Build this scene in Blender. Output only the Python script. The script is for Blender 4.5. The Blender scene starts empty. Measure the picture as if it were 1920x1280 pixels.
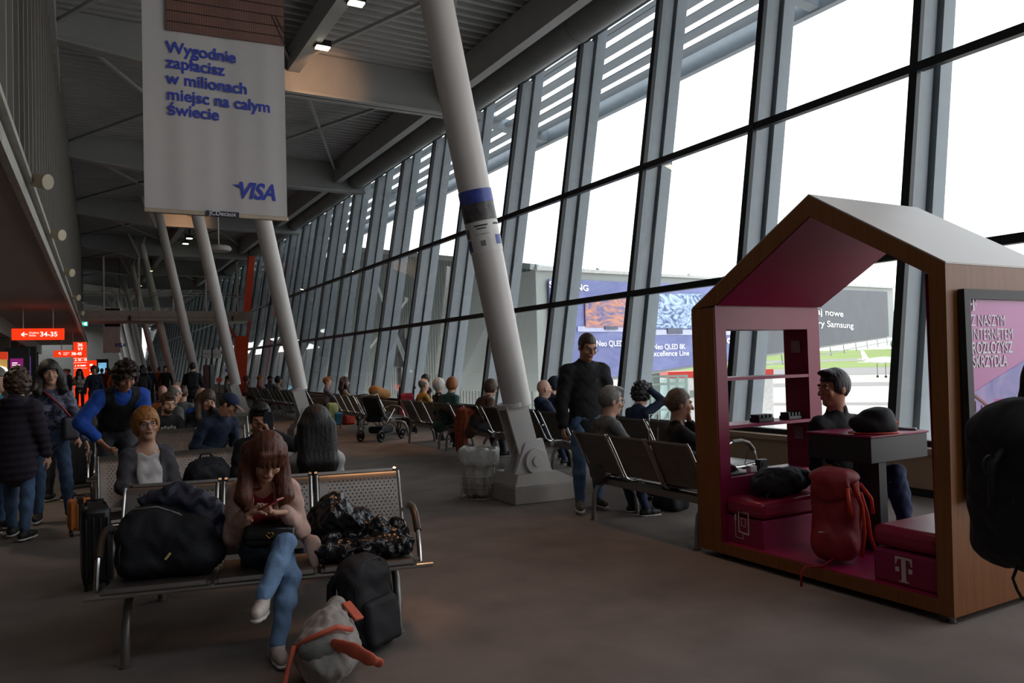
import bpy, bmesh, math, random
import numpy as np
from mathutils import Vector, Matrix, Euler

SC = bpy.context.scene
COL = SC.collection
R = math.radians

# ---------------------------------------------------------------- camera
CAM_H = 1.5
PSI, PITCH, ROLL, FPX = R(29.45), R(1.51), R(1.55), 1440.0
_F = np.array([math.sin(PSI) * math.cos(PITCH), math.cos(PSI) * math.cos(PITCH), math.sin(PITCH)])
_R0 = np.array([math.cos(PSI), -math.sin(PSI), 0.0])
_U0 = np.cross(_R0, _F)
_R = math.cos(ROLL) * _R0 - math.sin(ROLL) * _U0
_U = math.sin(ROLL) * _R0 + math.cos(ROLL) * _U0
_C = np.array([0, 0, CAM_H])
cam = bpy.data.cameras.new('camera')
cam_o = bpy.data.objects.new('camera', cam)
COL.objects.link(cam_o)
cam.sensor_width = 36.0
cam.lens = FPX / 1920 * 36.0
cam.clip_start, cam.clip_end = 0.05, 4000
cam_o.matrix_world = Matrix(((_R[0], _U[0], -_F[0], 0), (_R[1], _U[1], -_F[1], 0), (_R[2], _U[2], -_F[2], CAM_H), (0, 0, 0, 1)))
SC.camera = cam_o

def ray(x, y): return _F + _R * (x - 960) / FPX + _U * (640 - y) / FPX
def onx(x, y, X): d = ray(x, y); return _C + d * (X / d[0])
def ony(x, y, Y): d = ray(x, y); return _C + d * (Y / d[1])
def onz(x, y, Z=0.0): d = ray(x, y); return _C + d * ((Z - CAM_H) / d[2])
def atd(x, y, D): return _C + ray(x, y) * D

# ---------------------------------------------------------------- world, light, exposure
W = bpy.data.worlds.new('sky')
SC.world = W
W.use_nodes = True
nt = W.node_tree
bg = nt.nodes['Background']
tc = nt.nodes.new('ShaderNodeTexCoord')
sx = nt.nodes.new('ShaderNodeSeparateXYZ')
cr = nt.nodes.new('ShaderNodeValToRGB')
cr.color_ramp.elements[0].position = 0.0
cr.color_ramp.elements[0].color = (0.96, 0.96, 0.95, 1)
cr.color_ramp.elements[1].position = 0.6
cr.color_ramp.elements[1].color = (0.80, 0.86, 0.95, 1)
nt.links.new(tc.outputs['Generated'], sx.inputs[0])
nt.links.new(sx.outputs['Z'], cr.inputs[0])
nt.links.new(cr.outputs[0], bg.inputs['Color'])
bg.inputs['Strength'].default_value = 3.2
SC.view_settings.view_transform = 'Standard'
SC.view_settings.look = 'None'
SC.view_settings.gamma = 1.0
SC.view_settings.use_curve_mapping = False
SC.view_settings.exposure = 0.0
cy = SC.cycles
cy.use_denoising = True
try:
    cy.denoiser = 'OPENIMAGEDENOISE'
    cy.denoising_input_passes = 'RGB_ALBEDO_NORMAL'
except Exception:
    pass
cy.max_bounces = 7
cy.diffuse_bounces = 4
cy.glossy_bounces = 3
cy.transmission_bounces = 4
cy.transparent_max_bounces = 24
cy.sample_clamp_indirect = 4.0
cy.caustics_reflective = False
cy.caustics_refractive = False

# ---------------------------------------------------------------- materials
def lin(c):
    if isinstance(c, str):
        c = tuple(int(c[i:i + 2], 16) for i in (0, 2, 4))
    return tuple(((v / 255) / 12.92 if v <= 10 else (((v / 255) + 0.055) / 1.055) ** 2.4) for v in c)
_M = {}
def mat(name, col, rough=0.6, metal=0.0, var=0.12, vs=6.0, bump=0.0, bs=60.0, emit=0.0, coat=0.0, spec=0.5):
    """principled material with procedural colour mottling and optional bump"""
    if name in _M: return _M[name]
    m = bpy.data.materials.new(name)
    m.use_nodes = True
    t = m.node_tree
    b = t.nodes['Principled BSDF']
    c = lin(col)
    b.inputs['Roughness'].default_value = rough
    b.inputs['Metallic'].default_value = metal
    b.inputs['Specular IOR Level'].default_value = spec
    if coat: b.inputs['Coat Weight'].default_value = coat; b.inputs['Coat Roughness'].default_value = 0.12
    co = t.nodes.new('ShaderNodeTexCoord')
    n = t.nodes.new('ShaderNodeTexNoise')
    n.inputs['Scale'].default_value = vs
    n.inputs['Detail'].default_value = 4
    t.links.new(co.outputs['Object'], n.inputs['Vector'])
    r = t.nodes.new('ShaderNodeValToRGB')
    r.color_ramp.elements[0].position = 0.3
    r.color_ramp.elements[1].position = 0.7
    r.color_ramp.elements[0].color = tuple(max(0, v * (1 - var)) for v in c) + (1,)
    r.color_ramp.elements[1].color = tuple(min(1, v * (1 + var)) for v in c) + (1,)
    t.links.new(n.outputs['Fac'], r.inputs[0])
    t.links.new(r.outputs[0], b.inputs['Base Color'])
    if bump:
        n2 = t.nodes.new('ShaderNodeTexNoise')
        n2.inputs['Scale'].default_value = bs
        n2.inputs['Detail'].default_value = 3
        t.links.new(co.outputs['Object'], n2.inputs['Vector'])
        bp = t.nodes.new('ShaderNodeBump')
        bp.inputs['Strength'].default_value = bump
        bp.inputs['Distance'].default_value = 0.01
        t.links.new(n2.outputs['Fac'], bp.inputs['Height'])
        t.links.new(bp.outputs[0], b.inputs['Normal'])
    if emit:
        t.links.new(r.outputs[0], b.inputs['Emission Color'])
        b.inputs['Emission Strength'].default_value = emit
    _M[name] = m
    return m

def nodes_of(m): return m.node_tree, m.node_tree.nodes['Principled BSDF']

def glass_mat(name, tint, fmax=0.9):
    if name in _M: return _M[name]
    m = bpy.data.materials.new(name)
    m.use_nodes = True
    t = m.node_tree
    t.nodes.remove(t.nodes['Principled BSDF'])
    out = t.nodes['Material Output']
    tr = t.nodes.new('ShaderNodeBsdfTransparent'); tr.inputs[0].default_value = tint + (1,)
    gl = t.nodes.new('ShaderNodeBsdfGlossy'); gl.inputs['Roughness'].default_value = 0.01
    gl.inputs['Color'].default_value = (fmax, fmax, fmax, 1)
    lw_ = t.nodes.new('ShaderNodeLayerWeight'); lw_.inputs[0].default_value = 0.5
    pw_ = t.nodes.new('ShaderNodeMath'); pw_.operation = 'POWER'; pw_.inputs[1].default_value = 4.0
    fr = t.nodes.new('ShaderNodeMath'); fr.operation = 'MULTIPLY_ADD'; fr.inputs[1].default_value = 0.6; fr.inputs[2].default_value = 0.025
    t.links.new(lw_.outputs['Facing'], pw_.inputs[0]); t.links.new(pw_.outputs[0], fr.inputs[0])
    mx = t.nodes.new('ShaderNodeMixShader')
    t.links.new(fr.outputs[0], mx.inputs[0]); t.links.new(tr.outputs[0], mx.inputs[1]); t.links.new(gl.outputs[0], mx.inputs[2])
    t.links.new(mx.outputs[0], out.inputs[0])
    _M[name] = m
    return m

def perf_mat(name, col, pitch=0.028, rad=0.0065, u0=0.05, u1=0.46, v0=0.04, v1=0.40):
    """sheet steel with a staggered field of round punched holes (real see-through holes, laid out by the sheet's own metric UVs)"""
    if name in _M: return _M[name]
    m = mat(name, col, 0.38, 0.85, 0.08, 9)
    t, b = nodes_of(m)
    uv = t.nodes.new('ShaderNodeUVMap')
    sp = t.nodes.new('ShaderNodeSeparateXYZ'); t.links.new(uv.outputs[0], sp.inputs[0])
    def M_(op, a, c=None, d=None):
        n = t.nodes.new('ShaderNodeMath'); n.operation = op
        for i, v in enumerate((a, c, d)):
            if v is None: continue
            if hasattr(v, 'links'): t.links.new(v, n.inputs[i])
            else: n.inputs[i].default_value = v
        return n.outputs[0]
    u, v = sp.outputs[0], sp.outputs[1]
    row = M_('FLOOR', M_('DIVIDE', v, pitch * 0.8))
    par = M_('MODULO', row, 2.0)
    fu = M_('SUBTRACT', M_('FRACT', M_('ADD', M_('DIVIDE', u, pitch), M_('MULTIPLY', par, 0.5))), 0.5)
    fv = M_('SUBTRACT', M_('FRACT', M_('DIVIDE', v, pitch * 0.8)), 0.5)
    du, dv = M_('MULTIPLY', fu, pitch), M_('MULTIPLY', fv, pitch * 0.8)
    d = M_('SQRT', M_('ADD', M_('MULTIPLY', du, du), M_('MULTIPLY', dv, dv)))
    hole = M_('LESS_THAN', d, rad)
    for a, lo, hi in ((u, u0, u1), (v, v0, v1)):
        hole = M_('MULTIPLY', hole, M_('MULTIPLY', M_('GREATER_THAN', a, lo), M_('LESS_THAN', a, hi)))
    t.links.new(M_('SUBTRACT', 1.0, hole), b.inputs['Alpha'])
    return m

# ---------------------------------------------------------------- mesh building
class MB:
    def __init__(s): s.v = []; s.f = []; s.uv = None
    def add(s, vs, fs):
        o = len(s.v); s.v += [tuple(map(float, p)) for p in vs]; s.f += [tuple(i + o for i in f) for f in fs]; return s
    def box(s, c, size, rot=None):
        hx, hy, hz = size[0] / 2, size[1] / 2, size[2] / 2
        P = [Vector(p) for p in ((-hx, -hy, -hz), (hx, -hy, -hz), (hx, hy, -hz), (-hx, hy, -hz), (-hx, -hy, hz), (hx, -hy, hz), (hx, hy, hz), (-hx, hy, hz))]
        if rot is not None:
            M = rot if isinstance(rot, Matrix) else Euler(rot).to_matrix()
            P = [M @ p for p in P]
        c = Vector(c)
        return s.add([c + p for p in P], [(0, 3, 2, 1), (4, 5, 6, 7), (0, 1, 5, 4), (1, 2, 6, 5), (2, 3, 7, 6), (3, 0, 4, 7)])
    def span(s, a, b): # axis-aligned box from corner to corner
        return s.box([(a[i] + b[i]) / 2 for i in range(3)], [abs(b[i] - a[i]) for i in range(3)])
    def bar(s, a, b, w, h, up=(0, 0, 1)):
        a, b = Vector(a), Vector(b); d = (b - a).normalized(); up = Vector(up)
        x = d.cross(up)
        if x.length < 1e-4: x = d.cross(Vector((1, 0, 0)))
        x.normalize(); z = x.cross(d)
        P = [p + x * sx_ * w / 2 + z * sz_ * h / 2 for p in (a, b) for sx_, sz_ in ((-1, -1), (1, -1), (1, 1), (-1, 1))]
        return s.add(P, [(0, 1, 2, 3), (7, 6, 5, 4), (0, 4, 5, 1), (1, 5, 6, 2), (2, 6, 7, 3), (3, 7, 4, 0)])
    def tube(s, path, r, n=10, closed=False, caps=True):
        path = [Vector(p) for p in path]; N = len(path)
        rs = r if isinstance(r, (list, tuple)) else [r] * N
        rings = []; prev = None
        for i, p in enumerate(path):
            if closed: d = path[(i + 1) % N] - path[i - 1]
            else: d = path[min(i + 1, N - 1)] - path[max(i - 1, 0)]
            d.normalize()
            if prev is None:
                x = d.orthogonal().normalized()
            else:
                x = prev - d * prev.dot(d); x.normalize()
            prev = x; y = d.cross(x)
            rings.append([p + (x * math.cos(2 * math.pi * k / n) + y * math.sin(2 * math.pi * k / n)) * rs[i] for k in range(n)])
        vs = [q for rg in rings for q in rg]; fs = []
        for i in range(N if closed else N - 1):
            a, b = i * n, ((i + 1) % N) * n
            for k in range(n):
                fs.append((a + k, a + (k + 1) % n, b + (k + 1) % n, b + k))
        if caps and not closed:
            fs.append(tuple(range(n - 1, -1, -1))); fs.append(tuple(range((N - 1) * n, N * n)))
        return s.add(vs, fs)
    def lathe(s, prof, c=(0, 0, 0), n=24, axis=None):
        """prof: (radius, height) pairs turned about z (or about axis matrix)"""
        c = Vector(c); vs = []; fs = []
        for r_, z in prof:
            for k in range(n):
                p = Vector((r_ * math.cos(2 * math.pi * k / n), r_ * math.sin(2 * math.pi * k / n), z))
                vs.append(c + (axis @ p if axis is not None else p))
        for i in range(len(prof) - 1):
            for k in range(n):
                fs.append((i * n + k, i * n + (k + 1) % n, (i + 1) * n + (k + 1) % n, (i + 1) * n + k))
        fs.append(tuple(range(n - 1, -1, -1))); fs.append(tuple(range((len(prof) - 1) * n, len(prof) * n)))
        return s.add(vs, fs)
    def prism(s, poly, ext):
        """closed polygon (3D points) pushed along ext"""
        n = len(poly); e = Vector(ext)
        P = [Vector(p) for p in poly]
        return s.add(P + [p + e for p in P], [tuple(range(n - 1, -1, -1)), tuple(range(n, 2 * n))] + [(i, (i + 1) % n, n + (i + 1) % n, n + i) for i in range(n)])
    def ball(s, c, r, n=12, m=8, rot=None):
        c = Vector(c); r = (r, r, r) if not isinstance(r, (tuple, list)) else r
        vs = []; fs = []
        for i in range(m + 1):
            th = math.pi * i / m
            for k in range(n):
                p = Vector((r[0] * math.sin(th) * math.cos(2 * math.pi * k / n), r[1] * math.sin(th) * math.sin(2 * math.pi * k / n), r[2] * math.cos(th)))
                vs.append(c + (rot @ p if rot is not None else p))
        for i in range(m):
            for k in range(n):
                fs.append((i * n + k, (i + 1) * n + k, (i + 1) * n + (k + 1) % n, i * n + (k + 1) % n))
        return s.add(vs, fs)
    def sheet(s, prof, x0, x1, th=0.004, nx=2, axis='x'):
        """a bent sheet: profile of (y,z) swept in x, with real thickness; metric uv"""
        k = len(prof); P = [Vector((0, y, z)) for y, z in prof]
        nrm = []
        for i in range(k):
            d = P[min(i + 1, k - 1)] - P[max(i - 1, 0)]
            nrm.append(Vector((0, -d.z, d.y)).normalized())
        L = [0.0]
        for i in range(1, k): L.append(L[-1] + (P[i] - P[i - 1]).length)
        vs = []; uvs = []
        for sd in (0, 1):
            for i in range(k):
                for j in range(nx):
                    x = x0 + (x1 - x0) * j / (nx - 1)
                    vs.append(P[i] + nrm[i] * th * sd + Vector((x, 0, 0))); uvs.append((x - x0, L[i]))
        fs = []; o = k * nx
        for i in range(k - 1):
            for j in range(nx - 1):
                a = i * nx + j
                fs.append((a, a + 1, a + nx + 1, a + nx)); fs.append((o + a + nx, o + a + nx + 1, o + a + 1, o + a))
        for i in range(k - 1):
            a, b = i * nx, (i + 1) * nx
            fs.append((a, b, o + b, o + a)); a += nx - 1; b += nx - 1
            fs.append((b, a, o + a, o + b))
        for j in range(nx - 1):
            fs.append((j + 1, j, o + j, o + j + 1)); a = (k - 1) * nx + j
            fs.append((a, a + 1, o + a + 1, o + a))
        base = len(s.v)
        s.add(vs, fs)
        s.uv = (s.uv or {}); s.uv.update({base + i: q for i, q in enumerate(uvs)})
        return s
    def build(s, name, m, parent=None, smooth=False, bevel=0.0, loc=None):
        me = bpy.data.meshes.new(name)
        me.from_pydata(s.v, [], s.f)
        if s.uv:
            l = me.uv_layers.new(name='UVMap')
            for lp in me.loops: l.data[lp.index].uv = s.uv.get(lp.vertex_index, (0, 0))
        me.update()
        return link(name, me, m, parent, smooth, bevel, loc)

def link(name, me, m, parent=None, smooth=False, bevel=0.0, loc=None):
    o = bpy.data.objects.new(name, me); COL.objects.link(o)
    for mm in (m if isinstance(m, (list, tuple)) else [m]): me.materials.append(mm)
    if parent is not None: o.parent = parent
    if loc is not None: o.location = loc
    if bevel:
        b = o.modifiers.new('bevel', 'BEVEL'); b.width = bevel; b.segments = 2; b.limit_method = 'ANGLE'; b.angle_limit = R(40)
        smooth = True
    if smooth:
        me.polygons.foreach_set('use_smooth', [True] * len(me.polygons))
        if smooth != 'all':
            try: me.set_sharp_from_angle(angle=R(42))
            except Exception: pass
    return o

def tag(o, label, cat, group=None):
    o['label'] = label; o['category'] = cat
    if group: o['group'] = group
    return o
def thing(name, label, cat, loc=(0, 0, 0), rz=0.0, group=None):
    o = bpy.data.objects.new(name, None); COL.objects.link(o)
    o.empty_display_size = 0.1
    o.location = tuple(map(float, loc)); o.rotation_euler = (0, 0, rz)
    return tag(o, label, cat, group)
def struct(o):
    o['kind'] = 'structure'; return o
def dup(root, loc=None, rz=None, label=None, group=None):
    r = root.copy(); COL.objects.link(r)
    if loc is not None: r.location = tuple(map(float, loc))
    if rz is not None: r.rotation_euler = (0, 0, rz)
    if label: r['label'] = label
    if group: r['group'] = group
    for ch in [o for o in KIDS(root)]:
        c = ch.copy(); COL.objects.link(c); c.parent = r
        for g in KIDS(ch):
            d = g.copy(); COL.objects.link(d); d.parent = c
    return r
def KIDS(o): return list(o.children)

def text(name, body, size, m, parent, loc, rot, ext=0.0006, align='LEFT', off=0.0, shear=0.0, sx=1.0, sp=1.0, lab=None):
    cu = bpy.data.curves.new(name, 'FONT')
    cu.body = body; cu.size = size; cu.extrude = ext; cu.align_x = align; cu.align_y = 'TOP_BASELINE'
    cu.offset = off; cu.shear = shear; cu.space_character = sp; cu.space_line = 1.0
    tmp = bpy.data.objects.new(name, cu); COL.objects.link(tmp)
    dg = bpy.context.evaluated_depsgraph_get()
    me = bpy.data.meshes.new_from_object(tmp.evaluated_get(dg))
    bpy.data.objects.remove(tmp); bpy.data.curves.remove(cu)
    me.name = name
    me.materials.clear()
    o = link(name, me, m, parent)
    o.location = tuple(map(float, loc)); o.scale = (sx, 1, 1)
    if isinstance(rot, Matrix): o.rotation_euler = rot.to_euler()
    else: o.rotation_euler = rot
    if lab: o['label'] = lab
    return o
def frame_rot(xdir, zdir):
    """rotation whose local x is xdir and local z (face normal) is zdir"""
    x = Vector(xdir).normalized(); z = Vector(zdir).normalized(); y = z.cross(x).normalized(); z = x.cross(y)
    return Matrix((x, y, z)).transposed()

# ================================================================ LIGHTS OF THE PLACE (warm ceiling floodlights) and added aisle fill
WARM = (1.0, 0.52, 0.26)
def warm_spot(src, dst, power, ang=50, blend=0.6, size=0.12):
    l = bpy.data.lights.new('flood_and_fill_lamp', 'SPOT'); l.energy = power; l.color = WARM
    l.spot_size = R(ang); l.spot_blend = blend; l.shadow_soft_size = size
    o = bpy.data.objects.new('flood_and_fill_lamp', l); COL.objects.link(o)
    o.location = tuple(src); o.rotation_euler = (Vector(dst) - Vector(src)).to_track_quat('-Z', 'Y').to_euler()
    return o

# ================================================================ SETTING
BAY = 2.45
def mull_y(k): return 0.40 + BAY * k
FX0, FS = 7.65, 0.165
def fx(z): return FX0 + FS * z
NB = 50

m_floor = mat('carpet', '7c726b', 0.95, 0, 0.16, 2.2, 0.35, 420, spec=0.15)
m_deck = mat('roof_deck', 'a9abad', 0.55, 0.2, 0.06, 2)
m_beam = mat('roof_beam_paint', 'a3a5a6', 0.5, 0.0, 0.06, 2)
m_dark = mat('mullion_dark', '1c2024', 0.45, 0.3, 0.05)
m_fin = mat('mullion_grey', '8a9299', 0.5, 0.1, 0.05)
m_post = mat('facade_steel', '88929a', 0.5, 0.0, 0.05)
m_white = mat('white_paint', 'c3beba', 0.45, 0, 0.05, 3)
m_pipe = mat('duct_grey', '7c7f80', 0.5, 0.2, 0.08, 3)
m_fascia = mat('fascia_white', 'b4b2ac', 0.5)
m_soffit = mat('soffit', 'b3aaa4', 0.8, 0, 0.04)
m_fins = mat('louvre_fins', '807d78', 0.55, 0, 0.05)
m_par = mat('parapet', 'a48a70', 0.6, 0, 0.05, 2)
m_glass = glass_mat('facade_glass', (0.90, 0.915, 0.91))

fl = MB(); fl.span((-7, -3, -0.2), (FX0, 125, 0))
struct(fl.build('floor', m_floor))

# roof: trapezoidal deck, ribs across the hall
dk = MB(); y = -1.0; prof = []
while y < 62:
    prof += [(y, 8.45), (y + 0.10, 8.45), (y + 0.13, 8.58), (y + 0.25, 8.58)]; y += 0.28
dk.sheet(prof, -1.2, 9.05, 0.05)
dk.span((-1.2, 62, 8.45), (9.05, 125, 8.55))
struct(dk.build('ceiling', m_deck))
def beam_z(x): return 7.46 if x > 2.5 else 7.46 + (2.5 - x) * 0.12
YB = [7.6, 16.75, 25.6, 34.5, 43.4, 52.3, 61.2, 79, 97, 115]
for yb in YB:
    b = MB()
    xs = [-1.0, 0.2, 1.4, 2.6, 4.4, 6.2, 8.7]
    for a_, b_ in zip(xs[:-1], xs[1:]):
        za, zb = beam_z(a_), beam_z(b_)
        b.prism([(a_, yb - 0.02, za), (b_, yb - 0.02, zb), (b_, yb - 0.02, 8.44), (a_, yb - 0.02, 8.44)], (0, 0.04, 0))
        for z0, z1 in ((0, 0.05),):
            b.prism([(a_, yb - 0.17, za), (b_, yb - 0.17, zb), (b_, yb - 0.17, zb + 0.05), (a_, yb - 0.17, za + 0.05)], (0, 0.34, 0))
    struct(b.build('trim_roof_beam', m_beam))
for xl, zl, w in ((4.15, 7.95, 0.26), (7.75, 7.75, 0.22), (-0.45, 7.75, 0.3)):
    b = MB(); b.span((xl - w / 2, -1, zl), (xl + w / 2, 124, 8.44)); struct(b.build('trim_purlin', m_beam))
br = MB()
for y0, y1 in zip(YB[:-1], YB[1:]):
    ym = (y0 + y1) / 2
    for x0, x1 in ((-0.3, 4.1), (4.2, 7.7)):
        xm = (x0 + x1) / 2
        for p, q in (((x0, y0), (xm, ym)), ((x1, y0), (xm, ym)), ((xm, ym), (x0, y1)), ((xm, ym), (x1, y1))):
            br.bar((p[0], p[1], 8.2), (q[0], q[1], 8.2), 0.07, 0.07)
struct(br.build('trim_roof_bracing', m_beam))
pp = MB(); pp.tube([(8.42, yy, 7.92) for yy in (-2, 30, 60, 124)], 0.31, 24)
for yy in np.arange(1, 62, 2.2):
    pp.tube([(8.42, yy, 7.92), (8.42, yy + 0.05, 7.92)], 0.325, 24)
pp.span((8.6, -2, 8.1), (9.05, 124, 8.5))
struct(pp.build('trim_eaves_duct', m_pipe, smooth=True))

# glazed wall
ZT = [0.50, 2.58, 4.75, 7.95]
for k in range(1, NB):
    y0, y1 = mull_y(k), mull_y(k + 1)
    g = MB()
    for za, zb in zip(ZT[:-1], ZT[1:]):
        g.prism([(fx(za) + 0.02, y0 + 0.03, za), (fx(za) + 0.02, y1 - 0.03, za), (fx(zb) + 0.02, y1 - 0.03, zb), (fx(zb) + 0.02, y0 + 0.03, zb)], (0.012, 0, 0))
    w = struct(g.build('window_%d' % k, m_glass))
    f = MB(); f.bar((fx(0.5) - 0.02, y0, 0.5), (fx(8) - 0.02, y0, 8.0), 0.10, 0.07, (1, 0, 0)); f.build('mullion', m_dark, w)
    f = MB(); f.bar((fx(0.5) + 0.155, y0, 0.5), (fx(8) + 0.155, y0, 8.0), 0.07, 0.24, (1, 0, 0))
    for z in np.arange(1.4, 7.6, 2.1):
        f.box((fx(z) + 0.26, y0, z), (0.12, 0.02, 0.025))
    f.build('fin', m_fin, w)
    f = MB()
    for z in ZT[1:-1]: f.box((fx(z) - 0.0, (y0 + y1) / 2, z), (0.10, BAY - 0.1, 0.10))
    f.box((fx(0.52), (y0 + y1) / 2, 0.53), (0.1, BAY - 0.1, 0.06)); f.box((fx(7.9), (y0 + y1) / 2, 7.95), (0.1, BAY - 0.1, 0.1))
    f.build('transom', m_dark, w)
    p = MB(); p.bar((fx(-4.4) + 0.42, y0, -4.4), (fx(9.2) + 0.42, y0, 9.2), 0.20, 0.22, (1, 0, 0))
    struct(p.build('trim_facade_post', m_post))
pw = MB(); pw.span((FX0 - 0.10, -2, 0), (FX0 + 0.12, 124, 0.47)); pw.span((FX0 - 0.14, -2, 0.44), (FX0 + 0.16, 124, 0.50))
struct(pw.build('wall_right', m_par))
sk = MB(); sk.span((FX0 - 0.12, -2, 0), (FX0 - 0.09, 124, 0.08)); struct(sk.build('baseboard_right', m_dark))

# sunshade of blades outside the glass
cn = MB(); xs = np.arange(9.75, 12.3, 0.46)
for x in xs:
    cn.box((x, 60, 8.72 - (x - 9.2) * 0.12), (0.36, 128, 0.03), (0, R(-4), 0))
struct(cn.build('trim_sunshade_blades', m_post))
cf = MB()
cf.span((12.42, -4, 8.08), (12.58, 124, 8.5)); cf.span((9.0, -4, 8.35), (9.35, 124, 8.75))
for k in range(0, NB, 4):
    cf.bar((9.1, mull_y(k) - 0.4, 8.7), (12.5, mull_y(k) - 0.4, 8.28), 0.22, 0.34)
    for x in (10.2, 11.3): cf.bar((x, mull_y(k) - 0.4, 8.6), (x, mull_y(k) + 9.4, 8.6), 0.05, 0.06)
struct(cf.build('trim_sunshade_frame', m_post))

# left side: soffit of the upper level, its white edge, fins above, bulkhead, shop wall
def fas(y): return -0.75 + 0.02 * y
sf = MB(); yA, yB = -3.0, 60.0
sf.prism([(fas(yA), yA, 3.45), (fas(yB), yB, 3.45), (-2.2, yB, 3.45), (-2.2, yA, 3.45)], (0, 0, 0.25))
struct(sf.build('ceiling_soffit', m_soffit))
fa = MB(); fa.prism([(fas(yA), yA, 3.40), (fas(yB), yB, 3.40), (fas(yB) + 0.07, yB, 3.40), (fas(yA) + 0.07, yA, 3.40)], (0, 0, 0.16))
fa.prism([(fas(yA) + 0.01, yA, 3.60), (fas(yB) + 0.01, yB, 3.60), (fas(yB) + 0.13, yB, 3.60), (fas(yA) + 0.13, yA, 3.60)], (0, 0, 0.07))
struct(fa.build('trim_soffit_edge', m_fascia))
fn = MB(); fn.prism([(fas(yA) - 0.12, yA, 3.55), (fas(yB) - 0.12, yB, 3.55), (fas(yB) - 0.2, yB, 3.55), (fas(yA) - 0.2, yA, 3.55)], (0, 0, 4.9))
for yy in np.arange(1.2, 44, 0.62):
    fn.box((fas(yy) - 0.04, yy, 6.0), (0.2, 0.10, 4.7))
struct(fn.build('wall_left_upper', m_fins))
lw = MB(); lw.span((-2.35, -3, 2.9), (-2.2, 62, 3.7)); lw.span((-6.2, -3, 2.9), (-2.35, 62, 3.0))
struct(lw.build('trim_bulkhead', m_fascia))
wl = MB(); wl.span((-6.3, -3, 0), (-6.1, 124, 8.5)); struct(wl.build('wall_left', mat('shop_wall', '4a4038', 0.7)))
we = MB(); we.span((-6.3, 122, 0), (FX0 + 0.3, 122.3, 8.5)); struct(we.build('wall_back', mat('end_wall', '97968f', 0.7)))
wb = MB(); wb.span((-6.3, -3.3, 0), (FX0 + 0.3, -3.0, 8.5)); struct(wb.build('wall_front', mat('rear_wall', '6d6a66', 0.8)))
# shop counters and pillars along the left
for i, yy in enumerate(np.arange(20, 58, 4.5)):
    b = MB(); b.span((-2.6, yy, 0), (-2.2, yy + 0.5, 2.9)); struct(b.build('trim_shop_pier', mat('pier', '57504a', 0.6)))

# footbridge across the hall
fb = thing('footbridge', 'steel footbridge with glass screens crossing the hall high up', 'footbridge', (0, 42, 0))
b = MB(); b.span((-0.2, 0, 4.02), (8.0, 2.6, 4.52)); b.span((-0.2, -0.05, 4.2), (8.0, 0.0, 4.26)); b.build('deck', mat('bridge_paint', 'a39c95', 0.5), fb)
for x in (0.0, 2.2, 4.6, 7.0):
    b = MB(); b.box((x, -0.03, 4.15), (0.1, 0.06, 0.24)); b.build('bracket', m_dark, fb)
for x in np.arange(1.1, 8.0, 1.55):
    b = MB(); b.span((x - 0.04, 0.06, 4.35), (x + 0.04, 0.12, 7.15)); b.build('post', m_white, fb)
b = MB(); b.span((-0.1, 0.07, 4.6), (7.9, 0.085, 7.1)); b.build('glass_screen', glass_mat('screen_glass', (0.9, 0.93, 0.91)), fb)
b = MB(); b.tube([(-0.1, 0.2, 5.32), (7.9, 0.2, 5.32)], 0.03); b.tube([(-0.1, 0.2, 5.45), (7.9, 0.2, 5.45)], 0.02); b.build('handrail', m_white, fb)

m_or = mat('orange_steel', 'e0451a', 0.45, 0, 0.06)
op = thing('orange_pillar', 'tall orange steel pillar at the window end of the footbridge', 'pillar', (7.35, 41.4, 0))
b = MB(); b.prism([(-0.30, 0, 0), (0.12, 0, 0), (0.35, 0, 3.2), (-0.35, 0, 3.2)], (0, 0.4, 0)); b.build('lower_shaft', m_or, op)
b = MB(); b.prism([(0.15, 0.1, 4.5), (0.5, 0.1, 4.5), (0.75, 0.1, 7.4), (0.45, 0.1, 7.4)], (0, 0.35, 0)); b.build('upper_shaft', m_or, op)
b = MB(); b.bar((-0.3, 0.2, 3.2), (-0.75, 0.2, 3.95), 0.16, 0.16); b.bar((0.3, 0.2, 3.2), (0.45, 0.2, 4.0), 0.16, 0.16); b.build('bracket_arm', mat('brace_red', 'b5524a', 0.5), op)

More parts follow.
